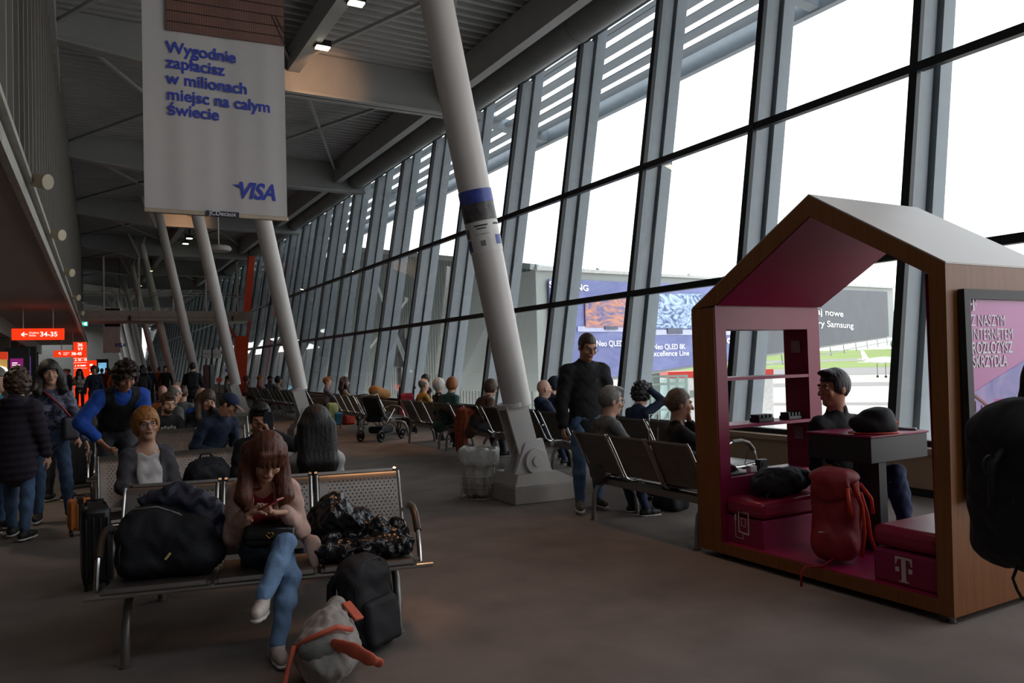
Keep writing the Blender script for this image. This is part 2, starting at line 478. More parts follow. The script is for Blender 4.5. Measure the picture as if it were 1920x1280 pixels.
# ---------------------------------------------------------------- leaning columns
m_conc = mat('plinth', 'a49b92', 0.6, 0, 0.05)
m_colw = mat('column_white', 'cfc9c6', 0.35, 0, 0.03, 2)
def column(y, name_label, fine=True):
    t = thing('leaning_column', name_label, 'column', (4.3, y, 0), 0, 'leaning columns along the hall')
    ax = Vector((-0.198, 0, 1)).normalized()
    rot = Vector((0, 0, 1)).rotation_difference(ax).to_matrix()
    b = MB()
    b.lathe([(0.155, 0), (0.162, 0.5), (0.172, 1.6), (0.178, 3.2), (0.176, 5), (0.16, 7.0)], (0, 0, 0), 32, rot)
    o = b.build('shaft', m_colw, t, smooth=True); o.location = (-0.13, 0, 1.02)
    b = MB()
    f = rot
    def P(x, yy, z): return f @ Vector((x, yy, z))
    b.prism([P(-0.13, -0.11, 1.06), P(0.13, -0.11, 1.06), P(0.19, -0.11, 0.25), P(-0.06, -0.11, 0.25)], (0, 0.03, 0))
    b.prism([P(-0.13, 0.08, 1.06), P(0.13, 0.08, 1.06), P(0.19, 0.08, 0.25), P(-0.06, 0.08, 0.25)], (0, 0.03, 0))
    b.prism([P(0.02, -0.09, 1.06), P(0.06, -0.09, 1.06), P(0.13, -0.09, 0.3), P(0.09, -0.09, 0.3)], (0, 0.18, 0))
    b.tube([P(0, 0, 1.03), P(0, 0, 1.08)], 0.157, 24)
    b.build('foot_bracket', m_white, t)
    b = MB()
    b.prism([(-0.12, -0.13, 0.62), (0.1, -0.13, 0.66), (0.24, -0.13, 0.2), (-0.3, -0.13, 0.2)], (0, 0.06, 0))
    b.prism([(-0.12, 0.07, 0.62), (0.1, 0.07, 0.66), (0.24, 0.07, 0.2), (-0.3, 0.07, 0.2)], (0, 0.06, 0))
    b.tube([(0.0, -0.17, 0.42), (0.0, 0.17, 0.42)], 0.14, 24); b.tube([(0.0, -0.19, 0.42), (0.0, 0.19, 0.42)], 0.06, 16)
    b.build('pivot', m_white, t, bevel=0.005)
    b = MB()
    b.prism([(-0.36, -0.30, 0), (0.46, -0.34, 0), (0.46, 0.34, 0), (-0.36, 0.30, 0)], (0, 0, 0.18))
    b.prism([(-0.36, -0.30, 0.18), (0.46, -0.34, 0.18), (0.24, -0.2, 0.3), (-0.26, -0.2, 0.3)], (0, 0.5, 0))
    b.build('plinth', m_conc, t, bevel=0.01)
    b = MB(); b.tube([(-1.62, 0, 7.3), (-1.3, 0, 8.42)], 0.07, 12); b.tube([(-1.55, 0, 7.2), (-2.1, 0, 8.42)], 0.07, 12); b.build('head_struts', m_white, t)
    return t
c1 = column(7.30, 'nearest leaning white column with wrapped poster and grey plinth by the bin')
for y, lab in ((16.75, 'second nearest leaning white column, rising behind the right edge of the hanging banner'),
               (24.6, 'third leaning white column, its foot left of the far window seats'),
               (33.4, 'fourth leaning white column, foot behind the person with a black backpack')):
    column(y, lab)
for i, y in enumerate((42.6, 51.2, 60, 69, 78, 87)):
    c = column(y, 'distant leaning white column beyond or under the footbridge')
# posters wrapped round the nearest column
rot = Vector((0, 0, 1)).rotation_difference(Vector((-0.198, 0, 1)).normalized()).to_matrix()
def wrap(name, h0, h1, a0, a1, rr, m, lab=None):
    b = MB(); n = 16; vs = []; fs = []
    for rad in (rr, rr + 0.003):
        for h in (h0, h1):
            for k in range(n + 1):
                a = a0 + (a1 - a0) * k / n
                vs.append(rot @ Vector((rad * math.cos(a), rad * math.sin(a), h)))
    for k in range(n):
        fs += [(k, k + 1, n + 2 + k, n + 1 + k)][0:1]
        o = 2 * (n + 1); fs.append((o + k, o + k + 1, o + n + 2 + k, o + n + 1 + k))
    for a, bb in ((0, 2 * (n + 1)), (n + 1, 3 * (n + 1))):
        for k in range(n): fs.append((a + k, a + k + 1, bb + k + 1, bb + k))
    b.add(vs, fs)
    o = b.build(name, m, c1, smooth=True); o.location = (-0.13, 0, 1.02)
    if lab: o['label'] = lab
    return o
m_pw = mat('poster_white', 'd5d3d0', 0.4); m_pb = mat('poster_blue', '38479a', 0.4, 0, 0.3, 14)
wrap('poster_picture', 2.03, 2.32, R(150), R(330), 0.1765, mat('poster_picture', '4a4546', 0.4, 0, 0.75, 14), 'photo band of a poster in dark and tan tones')
wrap('poster_band', 2.22, 2.36, R(150), R(330), 0.178, m_pb, 'blue heading band of the poster')
wrap('poster_sheet', 1.70, 2.02, R(150), R(330), 0.1762, m_pw, 'white sheet of the poster with small print')
for a0, a1, h0, h1, mm in ((165, 190, 1.72, 1.84, m_pb), (165, 190, 1.86, 1.96, mat('poster_grey', '77747a', .5)), (285, 315, 1.76, 1.86, m_pb), (285, 312, 1.97, 1.99, mat('ink', '2a2a30', .6)), (215, 262, 1.97, 1.985, mat('ink', '2a2a30', .6)), (222, 255, 1.94, 1.952, mat('ink', '2a2a30', .6)), (212, 265, 1.885, 1.888, mat('ink', '2a2a30', .6)), (228, 245, 1.76, 1.82, mat('poster_grey', '77747a', .5))):
    wrap('poster_print', h0, h1, R(a0), R(a1), 0.1795, mm)

# ---------------------------------------------------------------- ceiling floodlights
m_lamp = mat('lamp_glow', 'fff0d0', 0.5, emit=14.0)
FL = [(668, 7, 'pair by the ceiling purlin, the upper one'), (605, 90, 'pair by the ceiling purlin, the lower one'), (355, 447, 'upper lamp of the near pair over the footbridge'), (348, 457, 'lower lamp of the near pair over the footbridge'),
      (320, 497, 'upper lamp of the far pair above the footbridge glass'), (308, 510, 'lower lamp of the far pair above the footbridge glass')]
for x, y, lab in FL:
    p = onz(x, y, 7.9)
    t = thing('ceiling_floodlight', 'glowing warm square ceiling floodlight, ' + lab, 'ceiling light', p, 0, 'ceiling floodlights')
    b = MB(); b.box((0, 0, 0.07), (0.30, 0.22, 0.12)); b.bar((0, 0, 0.12), (0, 0, 0.55), 0.05, 0.05, (1, 0, 0)); b.build('housing', m_dark, t)
    b = MB(); b.box((0, 0, 0.0), (0.26, 0.18, 0.02)); b.build('lamp_face', m_lamp, t)
# spots from those fittings and from their neighbours out of frame, then added aisle fill
def fl_to(px, py, src, power, ang): warm_spot(src, onz(px, py), power, ang)
warm_spot((4.4, 15.2, 7.7), (4.7, 16.72, 7.75), 60, 75)
warm_spot((3.9, 24.0, 7.7), (4.0, 25.5, 7.7), 60, 80)
warm_spot((3.9, 32.9, 7.7), (3.9, 34.4, 7.7), 60, 80)
fl_to(960, 1060, (3.2, 7.0, 7.7), 240, 34)
fl_to(720, 830, (4.2, 14.0, 7.7), 380, 38)
fl_to(470, 1230, (0.8, 6.2, 7.7), 50, 34)
fl_to(1250, 1190, (3.4, 4.0, 7.7), 60, 40)
fl_to(560, 800, (3.9, 22, 7.7), 420, 40)
warm_spot((2.6, 6.2, 7.7), (1.62, 4.5, 0.65), 300, 7, 0.2)
warm_spot((1.0, 1.5, 7.7), (0.2, 8.5, 1.0), 45, 36)
for yy in (10, 20, 30, 40, 52):
    warm_spot((-1.4, yy, 3.4), (-1.4, yy, 0), 90, 130, 0.8).data.color = (1.0, 0.78, 0.58)  # no fittings here: added fill whose floor bounce brightens the soffit

# round loudspeaker hanging under the roof
p = ony(410, 466, 27)
t = thing('hanging_loudspeaker', 'round white loudspeaker hanging beside the third leaning column', 'loudspeaker', p)
b = MB(); b.lathe([(0.05, 0.12), (0.36, 0.08), (0.42, 0.0), (0.36, -0.08), (0.1, -0.1)][::-1], (0, 0, 0), 28); b.build('body', m_white, t, smooth=True)
b = MB(); b.tube([(0, 0, 0.1), (0, 0, 8.45 - p[2])], 0.02); b.build('rod', m_white, t)

# spotlights clamped to the soffit edge
labs = ['nearest cream spotlight on the soffit edge at the left', 'second cream spotlight along the soffit edge', 'third cream spotlight along the soffit edge', 'fourth cream spotlight along the soffit edge', 'fifth and farthest cream spotlight on the soffit edge']
m_cream = mat('spot_cream', 'b9ad94', 0.5)
for (yy, lab) in zip((9.9, 13.6, 18.6, 24.6, 31.0), labs):
    t = thing('edge_spotlight', lab, 'spotlight', (fas(yy) + 0.16, yy, 3.62), R(-25), 'spotlights on the soffit edge')
    b = MB(); b.tube([(0.0, -0.02, 0.02), (0.16, -0.06, -0.01)], [0.075, 0.085], 16); b.build('can', m_cream, t, smooth=True)
    b = MB(); b.bar((-0.05, 0, 0.0), (0.04, -0.02, 0.0), 0.03, 0.03); b.build('clamp', m_cream, t)

# ---------------------------------------------------------------- signs over the aisle
m_sign = mat('sign_orange', 'ff3a12', 0.4, 0, 0.04, 3, emit=0.85)
m_stext = mat('sign_white', 'fff2e6', 0.4, emit=1.3)
def face_rot(): return (R(90), 0, 0)      # text faces -Y, reads along +X
s1 = thing('gate_sign', 'near orange gate sign 34-35 hanging on two rods', 'sign', (-1.0, 26, 0), 0, 'orange gate signs')
b = MB(); b.span((-0.66, 0, 2.50), (0.64, 0.14, 2.83)); b.build('sign_box', m_sign, s1, bevel=0.01)
for x in (-0.38, 0.36):
    b = MB(); b.tube([(x, 0.07, 2.82), (x, 0.07, 3.46)], 0.015); b.build('rod', m_fascia, s1)
text('sign_lettering', '34-35', 0.19, m_stext, s1, (0.03, -0.01, 2.60), face_rot(), off=0.003)
text('sign_lettering', 'Wyjścia\nGates', 0.075, m_stext, s1, (-0.24, -0.01, 2.68), face_rot())
text('sign_arrow', '←', 0.2, m_stext, s1, (-0.44, -0.01, 2.60), face_rot(), off=0.004)
p = ony(100, 657, 38); q = ony(142, 669, 38)
s2 = thing('gate_sign', 'smaller farther orange gate sign 38-45, left of the totem', 'sign', (p[0], 38, 0), 0, 'orange gate signs')
wd = q[0] - p[0]
b = MB(); b.span((0, 0, q[2]), (wd + 0.25, 0.14, p[2])); b.build('sign_box', m_sign, s2, bevel=0.01)
for x in (0.3, wd - 0.1):
    b = MB(); b.tube([(x, 0.07, p[2]), (x, 0.07, 3.46)], 0.015); b.build('rod', m_fascia, s2)
text('sign_lettering', '38-45', 0.17, m_stext, s2, (0.66, -0.01, (p[2] + q[2]) / 2 - 0.06), face_rot(), off=0.004)
text('sign_lettering', 'Wyjścia\nGates', 0.07, m_stext, s2, (0.36, -0.01, (p[2] + q[2]) / 2 + 0.02), face_rot())
text('sign_arrow', '↑', 0.17, m_stext, s2, (0.16, -0.01, (p[2] + q[2]) / 2 - 0.06), face_rot(), off=0.004)
t = thing('gate_totem', 'tall orange wayfinding totem topped with gates 36 and 37', 'sign', (0.06, 41, 0), 0, 'orange gate signs')
t.scale = (1.09, 1, 1.085)
b = MB(); b.span((-0.25, 0, 0), (0.25, 0.2, 2.73)); b.build('totem_body', m_sign, t, bevel=0.01)
b = MB(); b.span((-0.1, -0.01, 2.08), (0.1, 0, 2.17)); b.build('display', m_dark, t)
text('sign_lettering', '36\n37', 0.2, m_stext, t, (0, -0.01, 2.54), face_rot(), align='CENTER', off=0.004)
text('sign_lettering', '↓ 38 - 45', 0.12, m_stext, t, (-0.22, -0.01, 1.92), face_rot(), off=0.003)
text('sign_arrow', '↓', 0.1, m_stext, t, (-0.22, -0.01, 1.68), face_rot(), off=0.002)
for a_, c_ in ((-0.1, -0.04), (0.0, 0.2)):
    b = MB(); b.span((a_, -0.012, 1.69), (c_, 0, 1.74)); b.build('pictogram', m_stext, t)
for z in (2.03, 1.84, 1.60): 
    b = MB(); b.span((-0.25, -0.006, z), (0.25, 0, z + 0.012)); b.build('rule', m_stext, t)
t = thing('gate_totem', 'second orange totem with pictograms, right behind the 36 37 totem', 'sign', (0.62, 48, 0), 0, 'orange gate signs')
b = MB(); b.span((-0.3, 0, 0), (0.24, 0.2, 2.2)); b.build('totem_body', m_sign, t, bevel=0.01)
for z in (1.95, 1.65, 1.42):
    b = MB(); b.box((-0.03, -0.01, z), (0.14, 0.02, 0.1)); b.build('pictogram', m_stext, t)
m_exit = mat('exit_teal', '2fb3a8', 0.4, emit=1.0)
p = ony(155, 607, 40)
t = thing('exit_sign', 'small teal exit sign under the left end of the footbridge', 'sign', p)
b = MB(); b.box((0, 0, 0), (0.42, 0.06, 0.2)); b.build('lit_face', m_exit, t)
b = MB(); b.box((-0.1, -0.035, 0), (0.07, 0.02, 0.13)); b.box((0.12, -0.035, 0), (0.09, 0.02, 0.13)); b.box((0.0, -0.035, 0), (0.12, 0.02, 0.03)); b.build('running_figure', m_stext, t)
b = MB(); b.tube([(0, 0, 0.1), (0, 0, 0.5)], 0.015); b.build('rod', m_fascia, t)

# lit shop boards on the far left
def board(x0, y0, x1, y1, Y, name, lab, m, th=0.1, frame=True):
    p, q = ony(x0, y0, Y), ony(x1, y1, Y)
    t = thing(name, lab, 'advert board', ((p[0] + q[0]) / 2, Y, 0))
    w, zt, zb = (q[0] - p[0]) / 2, p[2], q[2]
    if frame:
        b = MB(); b.span((-w - 0.12, 0.0, 0), (w + 0.12, th + 0.3, zt + 0.25)); b.build('cabinet', m_dark, t)
    b = MB(); b.span((-w, -0.02, zb), (w, 0.0, zt)); b.build('lit_panel', m, t)
    return t, w, zt, zb
t, w, zt, zb = board(19, 672, 44, 712, 22, 'advert_board', 'lit magenta advert board behind the curly haired woman', mat('lit_magenta', '8a1f78', 0.4, 0, 0.15, 3, emit=0.5))
for k_, (a_, c_) in enumerate(((-.7, .1), (-.7, .5), (-.7, .3))):
    b = MB(); b.span((w * a_, -0.03, zt - 0.12 - k_ * 0.05), (w * c_, -0.02, zt - 0.10 - k_ * 0.05)); b.build('print_line', m_stext, t)
b = MB(); b.bar((-w * .6, -0.03, zb + 0.18), (w * .7, -0.03, zb + 0.32), 0.02, 0.02); b.build('arrow_line', m_stext, t)
t, w, zt, zb = board(50, 668, 58, 720, 23, 'advert_board', 'narrow purple lit strip right of the magenta advert board', mat('lit_purple', '7a4fae', 0.4, 0, 0.3, 3, emit=0.5))
t, w, zt, zb = board(-20, 672, 14, 725, 17, 'shop_display', 'red and yellow lit shop display at the far left edge', mat('lit_yellow', 'e0b060', 0.4, 0, 0.4, 4, emit=0.6), frame=False)
b = MB(); b.span((-w, -0.03, zt - 0.02), (w, 0.2, zt + 0.12)); b.build('red_band', mat('lit_red', 'e04020', 0.4, emit=0.6), t)
b = MB(); b.span((-w, 0.0, 0), (w, 0.3, zt - 0.02)); b.build('cabinet', mat('shop_wall', '4a4038'), t)
b = MB(); b.lathe([(0.12, 0), (0.12, 0.02)], (w * 0.3, -0.04, (zt + zb) / 2), 20, Matrix.Rotation(R(90), 3, 'X')); b.build('round_logo', m_stext, t)
t, w, zt, zb = board(184, 680, 200, 700, 60, 'advert_screen', 'small blue lit advert screen far down the hall', mat('lit_blue', '7ec4ee', 0.4, 0, 0.3, 2, emit=0.8))
# second, distant banner
p, q = ony(193, 609, 52), ony(226, 661, 52)
t = thing('hanging_banner', 'distant white banner with a black top beyond the footbridge', 'banner', ((p[0] + q[0]) / 2, 52, 0))
w = (q[0] - p[0]) / 2
b = MB(); b.span((-w, 0, q[2]), (w, 0.03, p[2])); b.build('cloth', mat('banner_cloth', 'e0dedc', 0.7), t)
b = MB(); b.span((-w * .8, -0.02, p[2] - 0.1), (w, 0, p[2] + 1.0)); b.build('dark_picture', mat('banner_dark', '2c2e38', 0.7), t)
text('lettering', 'VISA', 0.32, mat('banner_blue', '2a3fb0', 0.6), t, (w * .25, -0.02, q[2] + 0.35), face_rot(), off=0.01, shear=0.2)
b = MB(); b.tube([(-w, 0, p[2] + 1), (-w, 0, 8.4)], 0.01); b.tube([(w, 0, p[2] + 1), (w, 0, 8.4)], 0.01); b.build('cables', m_dark, t)
# white notice signs on a pole, right of the walking man
p, q = ony(381, 656, 38), ony(414, 671, 38)
t = thing('notice_sign', 'white double notice sign on a tall pole under the footbridge', 'sign', ((p[0] + q[0]) / 2, 38, 0))
w = (q[0] - p[0]) / 2
for s_ in (-1, 1):
    b = MB(); b.box((s_ * (w / 2 + 0.02), 0, (p[2] + q[2]) / 2), (w - 0.03, 0.05, p[2] - q[2])); b.build('panel', m_pw, t)
    text('lettering', '▪ ▪', 0.12, m_dark, t, (s_ * (w / 2) - 0.15, -0.03, (p[2] + q[2]) / 2 - 0.04), face_rot())
b = MB(); b.tube([(0, 0.03, 0), (0, 0.03, p[2] + 0.1)], 0.03); b.build('pole', m_dark, t)
p, q = ony(418, 686, 30), ony(433, 712, 30)
t = thing('notice_sign', 'white notice panel just left of the third column foot', 'sign', ((p[0] + q[0]) / 2, 30, 0))
w = (q[0] - p[0]) / 2
b = MB(); b.span((-w, 0, q[2]), (w, 0.05, p[2])); b.build('panel', m_pw, t)
b = MB(); b.span((-w * .5, -0.01, p[2] - 0.22), (w * .5, 0, p[2] - 0.1)); b.build('print', m_pb, t)
b = MB(); b.tube([(0, 0.03, 0), (0, 0.03, q[2])], 0.03); b.lathe([(0.2, 0), (0.2, 0.02)], (0, 0.03, 0)); b.build('stand', m_dark, t)
# grey gate cabinets and a red totem by the third column
for x0, x1, yt, Y, nm, lab, mm in ((384, 392, 684, 30.5, 'gate_cabinet', 'dark wine-coloured gate cabinet left of the third column', mat('wine', '4d3236', .5)), (394, 402, 684, 30.5, 'gate_cabinet', 'slim grey gate cabinet beside the wine-coloured one', mat('cab_grey', '8d8f8c', .5))):
    p, q = ony(x0, yt, Y), ony(x1, yt, Y)
    t = thing(nm, lab, 'cabinet', (p[0], Y, 0))
    b = MB(); b.span((0, 0, 0.06), (q[0] - p[0], 0.5, p[2])); b.build('body', mm, t, bevel=0.01)
    b = MB(); b.span((0.02, 0.02, 0), (q[0] - p[0] - 0.02, 0.45, 0.06)); b.build('plinth', m_dark, t)
p = ony(411, 712, 29)
t = thing('round_sign', 'round red sign on a thin post by the third column', 'sign', (p[0], 29, 0))
b = MB(); b.lathe([(0.1, 0), (0.1, 0.03)], (0, 0, p[2]), 24, Matrix.Rotation(R(90), 3, 'X')); b.build('disc', mat('sign_red', 'd2382a', .5), t)
b = MB(); b.tube([(0, 0.02, 0), (0, 0.02, p[2])], 0.02); b.lathe([(0.18, 0), (0.18, 0.03)], (0, 0, 0)); b.build('post', mat('wine', '4d3236', .5), t)

# ---------------------------------------------------------------- large hanging banner
BY = 8.0
tl, br_ = ony(271, -60, BY), ony(539, 411, BY)
bl = ony(271, 399, BY)
x0, x1, zb_ = bl[0], br_[0], (bl[2] + br_[2]) / 2
bn = thing('hanging_banner', 'large white banner with blue Polish text hanging near the camera', 'banner', ((x0 + x1) / 2, BY, zb_))
hw = (x1 - x0) / 2
def bx(px, py): return ony(px, py, BY)[0] - (x0 + x1) / 2
def bz(px, py): return ony(px, py, BY)[2] - zb_
b = MB(); n = 48; vs = []; fs = []
for sd in (0, 0.008):
    for k in range(n + 1):
        u = -hw + 2 * hw * k / n
        yy = 0.006 * math.sin(u * 9.5 + 1) + 0.003 * math.sin(u * 23)
        for z in (0.03, 1.2, 2.6, 4.2): vs.append((u, yy * (0.4 + 0.6 * (z < 2)) + sd, z))
for sd in (0, 1):
    o = sd * (n + 1) * 4
    for k in range(n):
        for j in range(3):
            q = (o + k * 4 + j, o + (k + 1) * 4 + j, o + (k + 1) * 4 + j + 1, o + k * 4 + j + 1)
            fs.append(q if sd == 0 else q[::-1])
b.add(vs, fs); b.build('cloth', mat('banner_cloth_near', 'bdbab9', 0.6, 0, 0.02), bn, smooth='all')
m_bb = mat('banner_blue', '2a3fb0', 0.6)
b = MB(); b.box((0, 0.0, 0.015), (2 * hw + 0.01, 0.035, 0.045)); b.build('bottom_bar', mat('bar_alu', 'b7a894', 0.35, 0.6), bn, bevel=0.006)
b = MB(); b.box((0.03, -0.024, 0.018), (0.31, 0.012, 0.055)); tg = b.build('maker_plate', mat('plate_navy', '14203f', 0.5), bn)
text('maker_lettering', 'JCDecaux', 0.062, m_pw, tg, (0.03, -0.032, 0.002), face_rot(), align='CENTER', off=0.0008)
m_wood = mat('banner_picture', '7a5548', 0.6, 0, 0.25, 3)
t_, b_ = nodes_of(m_wood)
wv = t_.nodes.new('ShaderNodeTexWave'); wv.inputs['Scale'].default_value = 14; wv.inputs['Distortion'].default_value = 1.5; wv.bands_direction = 'X'
mx = t_.nodes.new('ShaderNodeMix'); mx.data_type = 'RGBA'; mx.blend_type = 'MULTIPLY'; mx.inputs[0].default_value = 0.45
lk = b_.inputs['Base Color'].links[0].from_socket
co = t_.nodes.new('ShaderNodeTexCoord'); t_.links.new(co.outputs['Object'], wv.inputs[0])
t_.links.new(lk, mx.inputs[6]); t_.links.new(wv.outputs['Color'], mx.inputs[7]); t_.links.new(mx.outputs[2], b_.inputs['Base Color'])
pl_, pr_ = bx(311, 57), bx(532, 88)
zl_, zr_ = bz(311, 57), bz(531, 87)
b = MB(); b.prism([(pl_, -0.022, zl_), (hw - 0.005, -0.022, zr_), (hw - 0.005, -0.022, 4.1), (pl_, -0.022, 4.1)], (0, 0.01, 0)); pic = b.build('picture', m_wood, bn)
b = MB()
m_pl = mat('picture_line', '33211c', 0.7)
for i in range(14):
    z = zl_ + 0.09 + i * 0.105
    b.bar((pl_, -0.025, z), (hw - 0.005, -0.025, z + (zr_ - zl_)), 0.006, 0.008)
b.bar((hw - 0.13, -0.025, zr_ + 0.3), (hw - 0.005, -0.025, zr_ + 0.02), 0.006, 0.01); b.bar((hw - 0.09, -0.025, zr_ + 0.3), (hw - 0.005, -0.025, zr_ + 0.13), 0.006, 0.01)
b.build('picture_lines', m_pl, pic)
lx = bx(311, 95)
tilt = math.atan2(zr_ - zl_, hw - pl_) * 0.25
for s_, py in zip(('Wygodnie', 'zapłacisz', 'w milionach', 'miejsc na całym', 'świecie'), (98, 126, 156, 186, 214)):
    text('slogan_lettering', s_, 0.160, m_bb, bn, (lx, -0.0115, bz(311, py)), (R(90), 0, 0), off=0.0035, sx=0.97)
wx = bx(440, 373)
text('logo_lettering', 'VISA', 0.225, m_bb, bn, (wx + 0.02, -0.0115, bz(480, 373)), (R(90), 0, 0), off=0.007, shear=0.28, sx=0.84)
b = MB(); b.prism([(wx - 0.02, -0.0125, bz(440, 346)), (wx + 0.06, -0.0125, bz(440, 346)), (wx + 0.09, -0.0125, bz(440, 346) - 0.07), (wx + 0.05, -0.0125, bz(440, 346) - 0.03)], (0, 0.002, 0)); b.build('logo_swash', m_bb, bn)
for x in (-hw + .05, hw - .05):
    b = MB(); b.tube([(x, 0, 4.18), (x, 0, 8.60 - zb_)], 0.008); b.build('cable', m_dark, bn)

# ---------------------------------------------------------------- outside
ap = MB(); ap.span((9.2, -60, -4.9), (320, 420, -4.5)); struct(ap.build('ground', mat('apron_concrete', 'c0b4a8', 0.9, 0, 0.05, 0.05)))
gr = MB()
def gpt(ang, d, z): a = R(ang); return (math.sin(a) * d, math.cos(a) * d, z)
def band(a0, a1, d0, z0, d1, z1, name, m):
    b = MB(); n = 12; vs = []; fs = []
    for i in range(n + 1):
        a = a0 + (a1 - a0) * i / n
        for d, z in ((d0, z0), (d1, z1)):
            vs += [gpt(a, d, z), gpt(a, d, z - 0.6)]
    for i in range(n):
        o = i * 4; p = o + 4
        fs += [(o, p, p + 2, o + 2), (o + 1, o + 3, p + 3, p + 1), (o, o + 1, p + 1, p), (o + 2, p + 2, p + 3, o + 3)]
    b.add(vs, fs); o = b.build(name, m); o['kind'] = 'structure'; return o
m_grass = mat('airfield_grass', '7e8f45', 0.95, 0, 0.2, 0.02); m_tar = mat('tarmac', '8e8782', 0.9, 0, 0.06, 0.02)
band(20, 100, 150, -4.46, 168, -4.44, 'ground_taxi_line', m_tar)
band(20, 100, 96, -4.47, 101, -4.46, 'ground_taxi_line', m_tar)
band(20, 100, 225, -4.44, 330, -4.4, 'ground_taxiway', m_tar)
band(20, 100, 330, -4.4, 480, -3.2, 'ground_lawn', m_grass)
band(20, 100, 480, -3.2, 560, -2.6, 'ground_runway', m_tar)
band(20, 100, 560, -2.6, 950, 4.5, 'ground_lawn', m_grass)
# distant trees
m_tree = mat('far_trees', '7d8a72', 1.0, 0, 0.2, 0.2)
random.seed(4)
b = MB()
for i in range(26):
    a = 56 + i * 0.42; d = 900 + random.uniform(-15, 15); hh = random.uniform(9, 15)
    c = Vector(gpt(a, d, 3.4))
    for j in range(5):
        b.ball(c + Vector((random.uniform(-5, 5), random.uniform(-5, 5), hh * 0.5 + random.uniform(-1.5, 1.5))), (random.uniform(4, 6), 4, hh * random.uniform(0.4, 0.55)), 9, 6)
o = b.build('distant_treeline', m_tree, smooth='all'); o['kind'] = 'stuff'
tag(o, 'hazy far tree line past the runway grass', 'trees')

# jet bridge with advertisement boards
m_jb = mat('bridge_grey', '9a9f9d', 0.7, 0, 0.05, 0.6)
A0, A1 = atd(1004, 507, 21.8), atd(1010, 733, 21.8)
B0, B1 = atd(1674, 541, 54), atd(1668, 632, 54)
ux = Vector((B0[0] - A0[0], B0[1] - A0[1], 0)); LJ = ux.length; ux.normalize()
un = Vector((ux.y, -ux.x, 0))                       # towards the terminal viewer
if un.y > 0: un = -un
jb = thing('jet_bridge', 'long grey passenger jet bridge outside carrying the advert boards', 'jet bridge', (A0[0], A0[1], 0))
def jp(u, z, o=0.0):
    """u in 0..1 along the bridge, z in 0..1 from lower to upper edge, o outwards"""
    zt = A0[2] + (B0[2] - A0[2]) * u; zb = A1[2] + (B1[2] - A1[2]) * u
    return ux * (LJ * u) + un * o + Vector((0, 0, zb + (zt - zb) * z))
def upx(px):       # fraction along the bridge under a picture column
    d = ray(px, 600); n = Vector((un.x, un.y, 0)); t = (Vector((A0[0], A0[1], 0)).dot(n)) / Vector((d[0], d[1], 0)).dot(n)
    return (Vector((d[0] * t, d[1] * t, 0)) - Vector((A0[0], A0[1], 0))).dot(ux) / LJ
b = MB()
q = [jp(0, 0), jp(1, 0), jp(1, 1), jp(0, 1)]
b.prism(q, -un * 3.0); b.build('tunnel', m_jb, jb)
b = MB()
b.prism([jp(-0.002, 1.0), jp(1.002, 1.0), jp(1.002, 1.03), jp(-0.002, 1.03)], un * 0.12)
for i in range(14): u = i / 13; b.bar(jp(u, 1.03, 0.05), jp(u, 1.05, 0.05), 0.08, 0.08)
b.build('roof_edge', mat('bridge_edge', 'b9bbb8', 0.6), jb)
b = MB()
for u in (upx(1330),):
    for o in (-0.4, -2.6): b.bar(jp(u, 0.0, o), jp(u, 0, o) * 1 - Vector((0, 0, jp(u, 0).z + 4.5)), 0.4, 0.4, (1, 0, 0))
b.bar(jp(0.34, -0.12, 0.1), jp(1, -0.06, 0.1), 0.06, 0.06)
for i in range(12): u = .34 + .66 * i / 11; b.bar(jp(u, 0, 0.05), jp(u, -0.14, 0.1), 0.05, 0.05)
b.build('supports', m_jb, jb)
def board_on(u0, u1, z0, z1, o, th=0.05):
    return MB().prism([jp(u0, z0, o), jp(u1, z0, o), jp(u1, z1, o), jp(u0, z1, o)], un * th)
def wave_mat(name, c1_, c2_, scale, stretch=(1, 1, 1), dist=6.0, c3=None):
    m = mat(name, c1_, 0.5)
    t, bb = nodes_of(m)
    co = t.nodes.new('ShaderNodeTexCoord'); mp = t.nodes.new('ShaderNodeMapping'); mp.inputs['Scale'].default_value = stretch
    n = t.nodes.new('ShaderNodeTexNoise'); n.inputs['Scale'].default_value = scale; n.inputs['Detail'].default_value = 6; n.inputs['Distortion'].default_value = dist
    r_ = t.nodes.new('ShaderNodeValToRGB'); r_.color_ramp.elements[0].position = 0.38; r_.color_ramp.elements[1].position = 0.62
    r_.color_ramp.elements[0].color = lin(c1_) + (1,); r_.color_ramp.elements[1].color = lin(c2_) + (1,)
    t.links.new(co.outputs['Object'], mp.inputs[0]); t.links.new(mp.outputs[0], n.inputs[0]); t.links.new(n.outputs['Fac'], r_.inputs[0]); t.links.new(r_.outputs[0], bb.inputs['Base Color'])
    return m
m_bb1 = wave_mat('board_blue', '5f679c', '747cb0', 0.5, (1, 1, 5), 1.0)
m_bb2 = mat('board_slate', '55585f', 0.6, 0, 0.1, 1.0)
ub = upx(1428)
ad = board_on(0.012, ub, 0.03, 0.93, 0.06).build('advert_board', m_bb1, None); ad.location = jb.location
tag(ad, 'blue television advert board on the jet bridge beyond the glass', 'advert board')
ad2 = board_on(ub + 0.005, 0.95, 0.04, 0.93, 0.06).build('advert_board', m_bb2, None); ad2.location = jb.location
tag(ad2, 'dark grey advert board with white words beyond the kiosk', 'advert board')
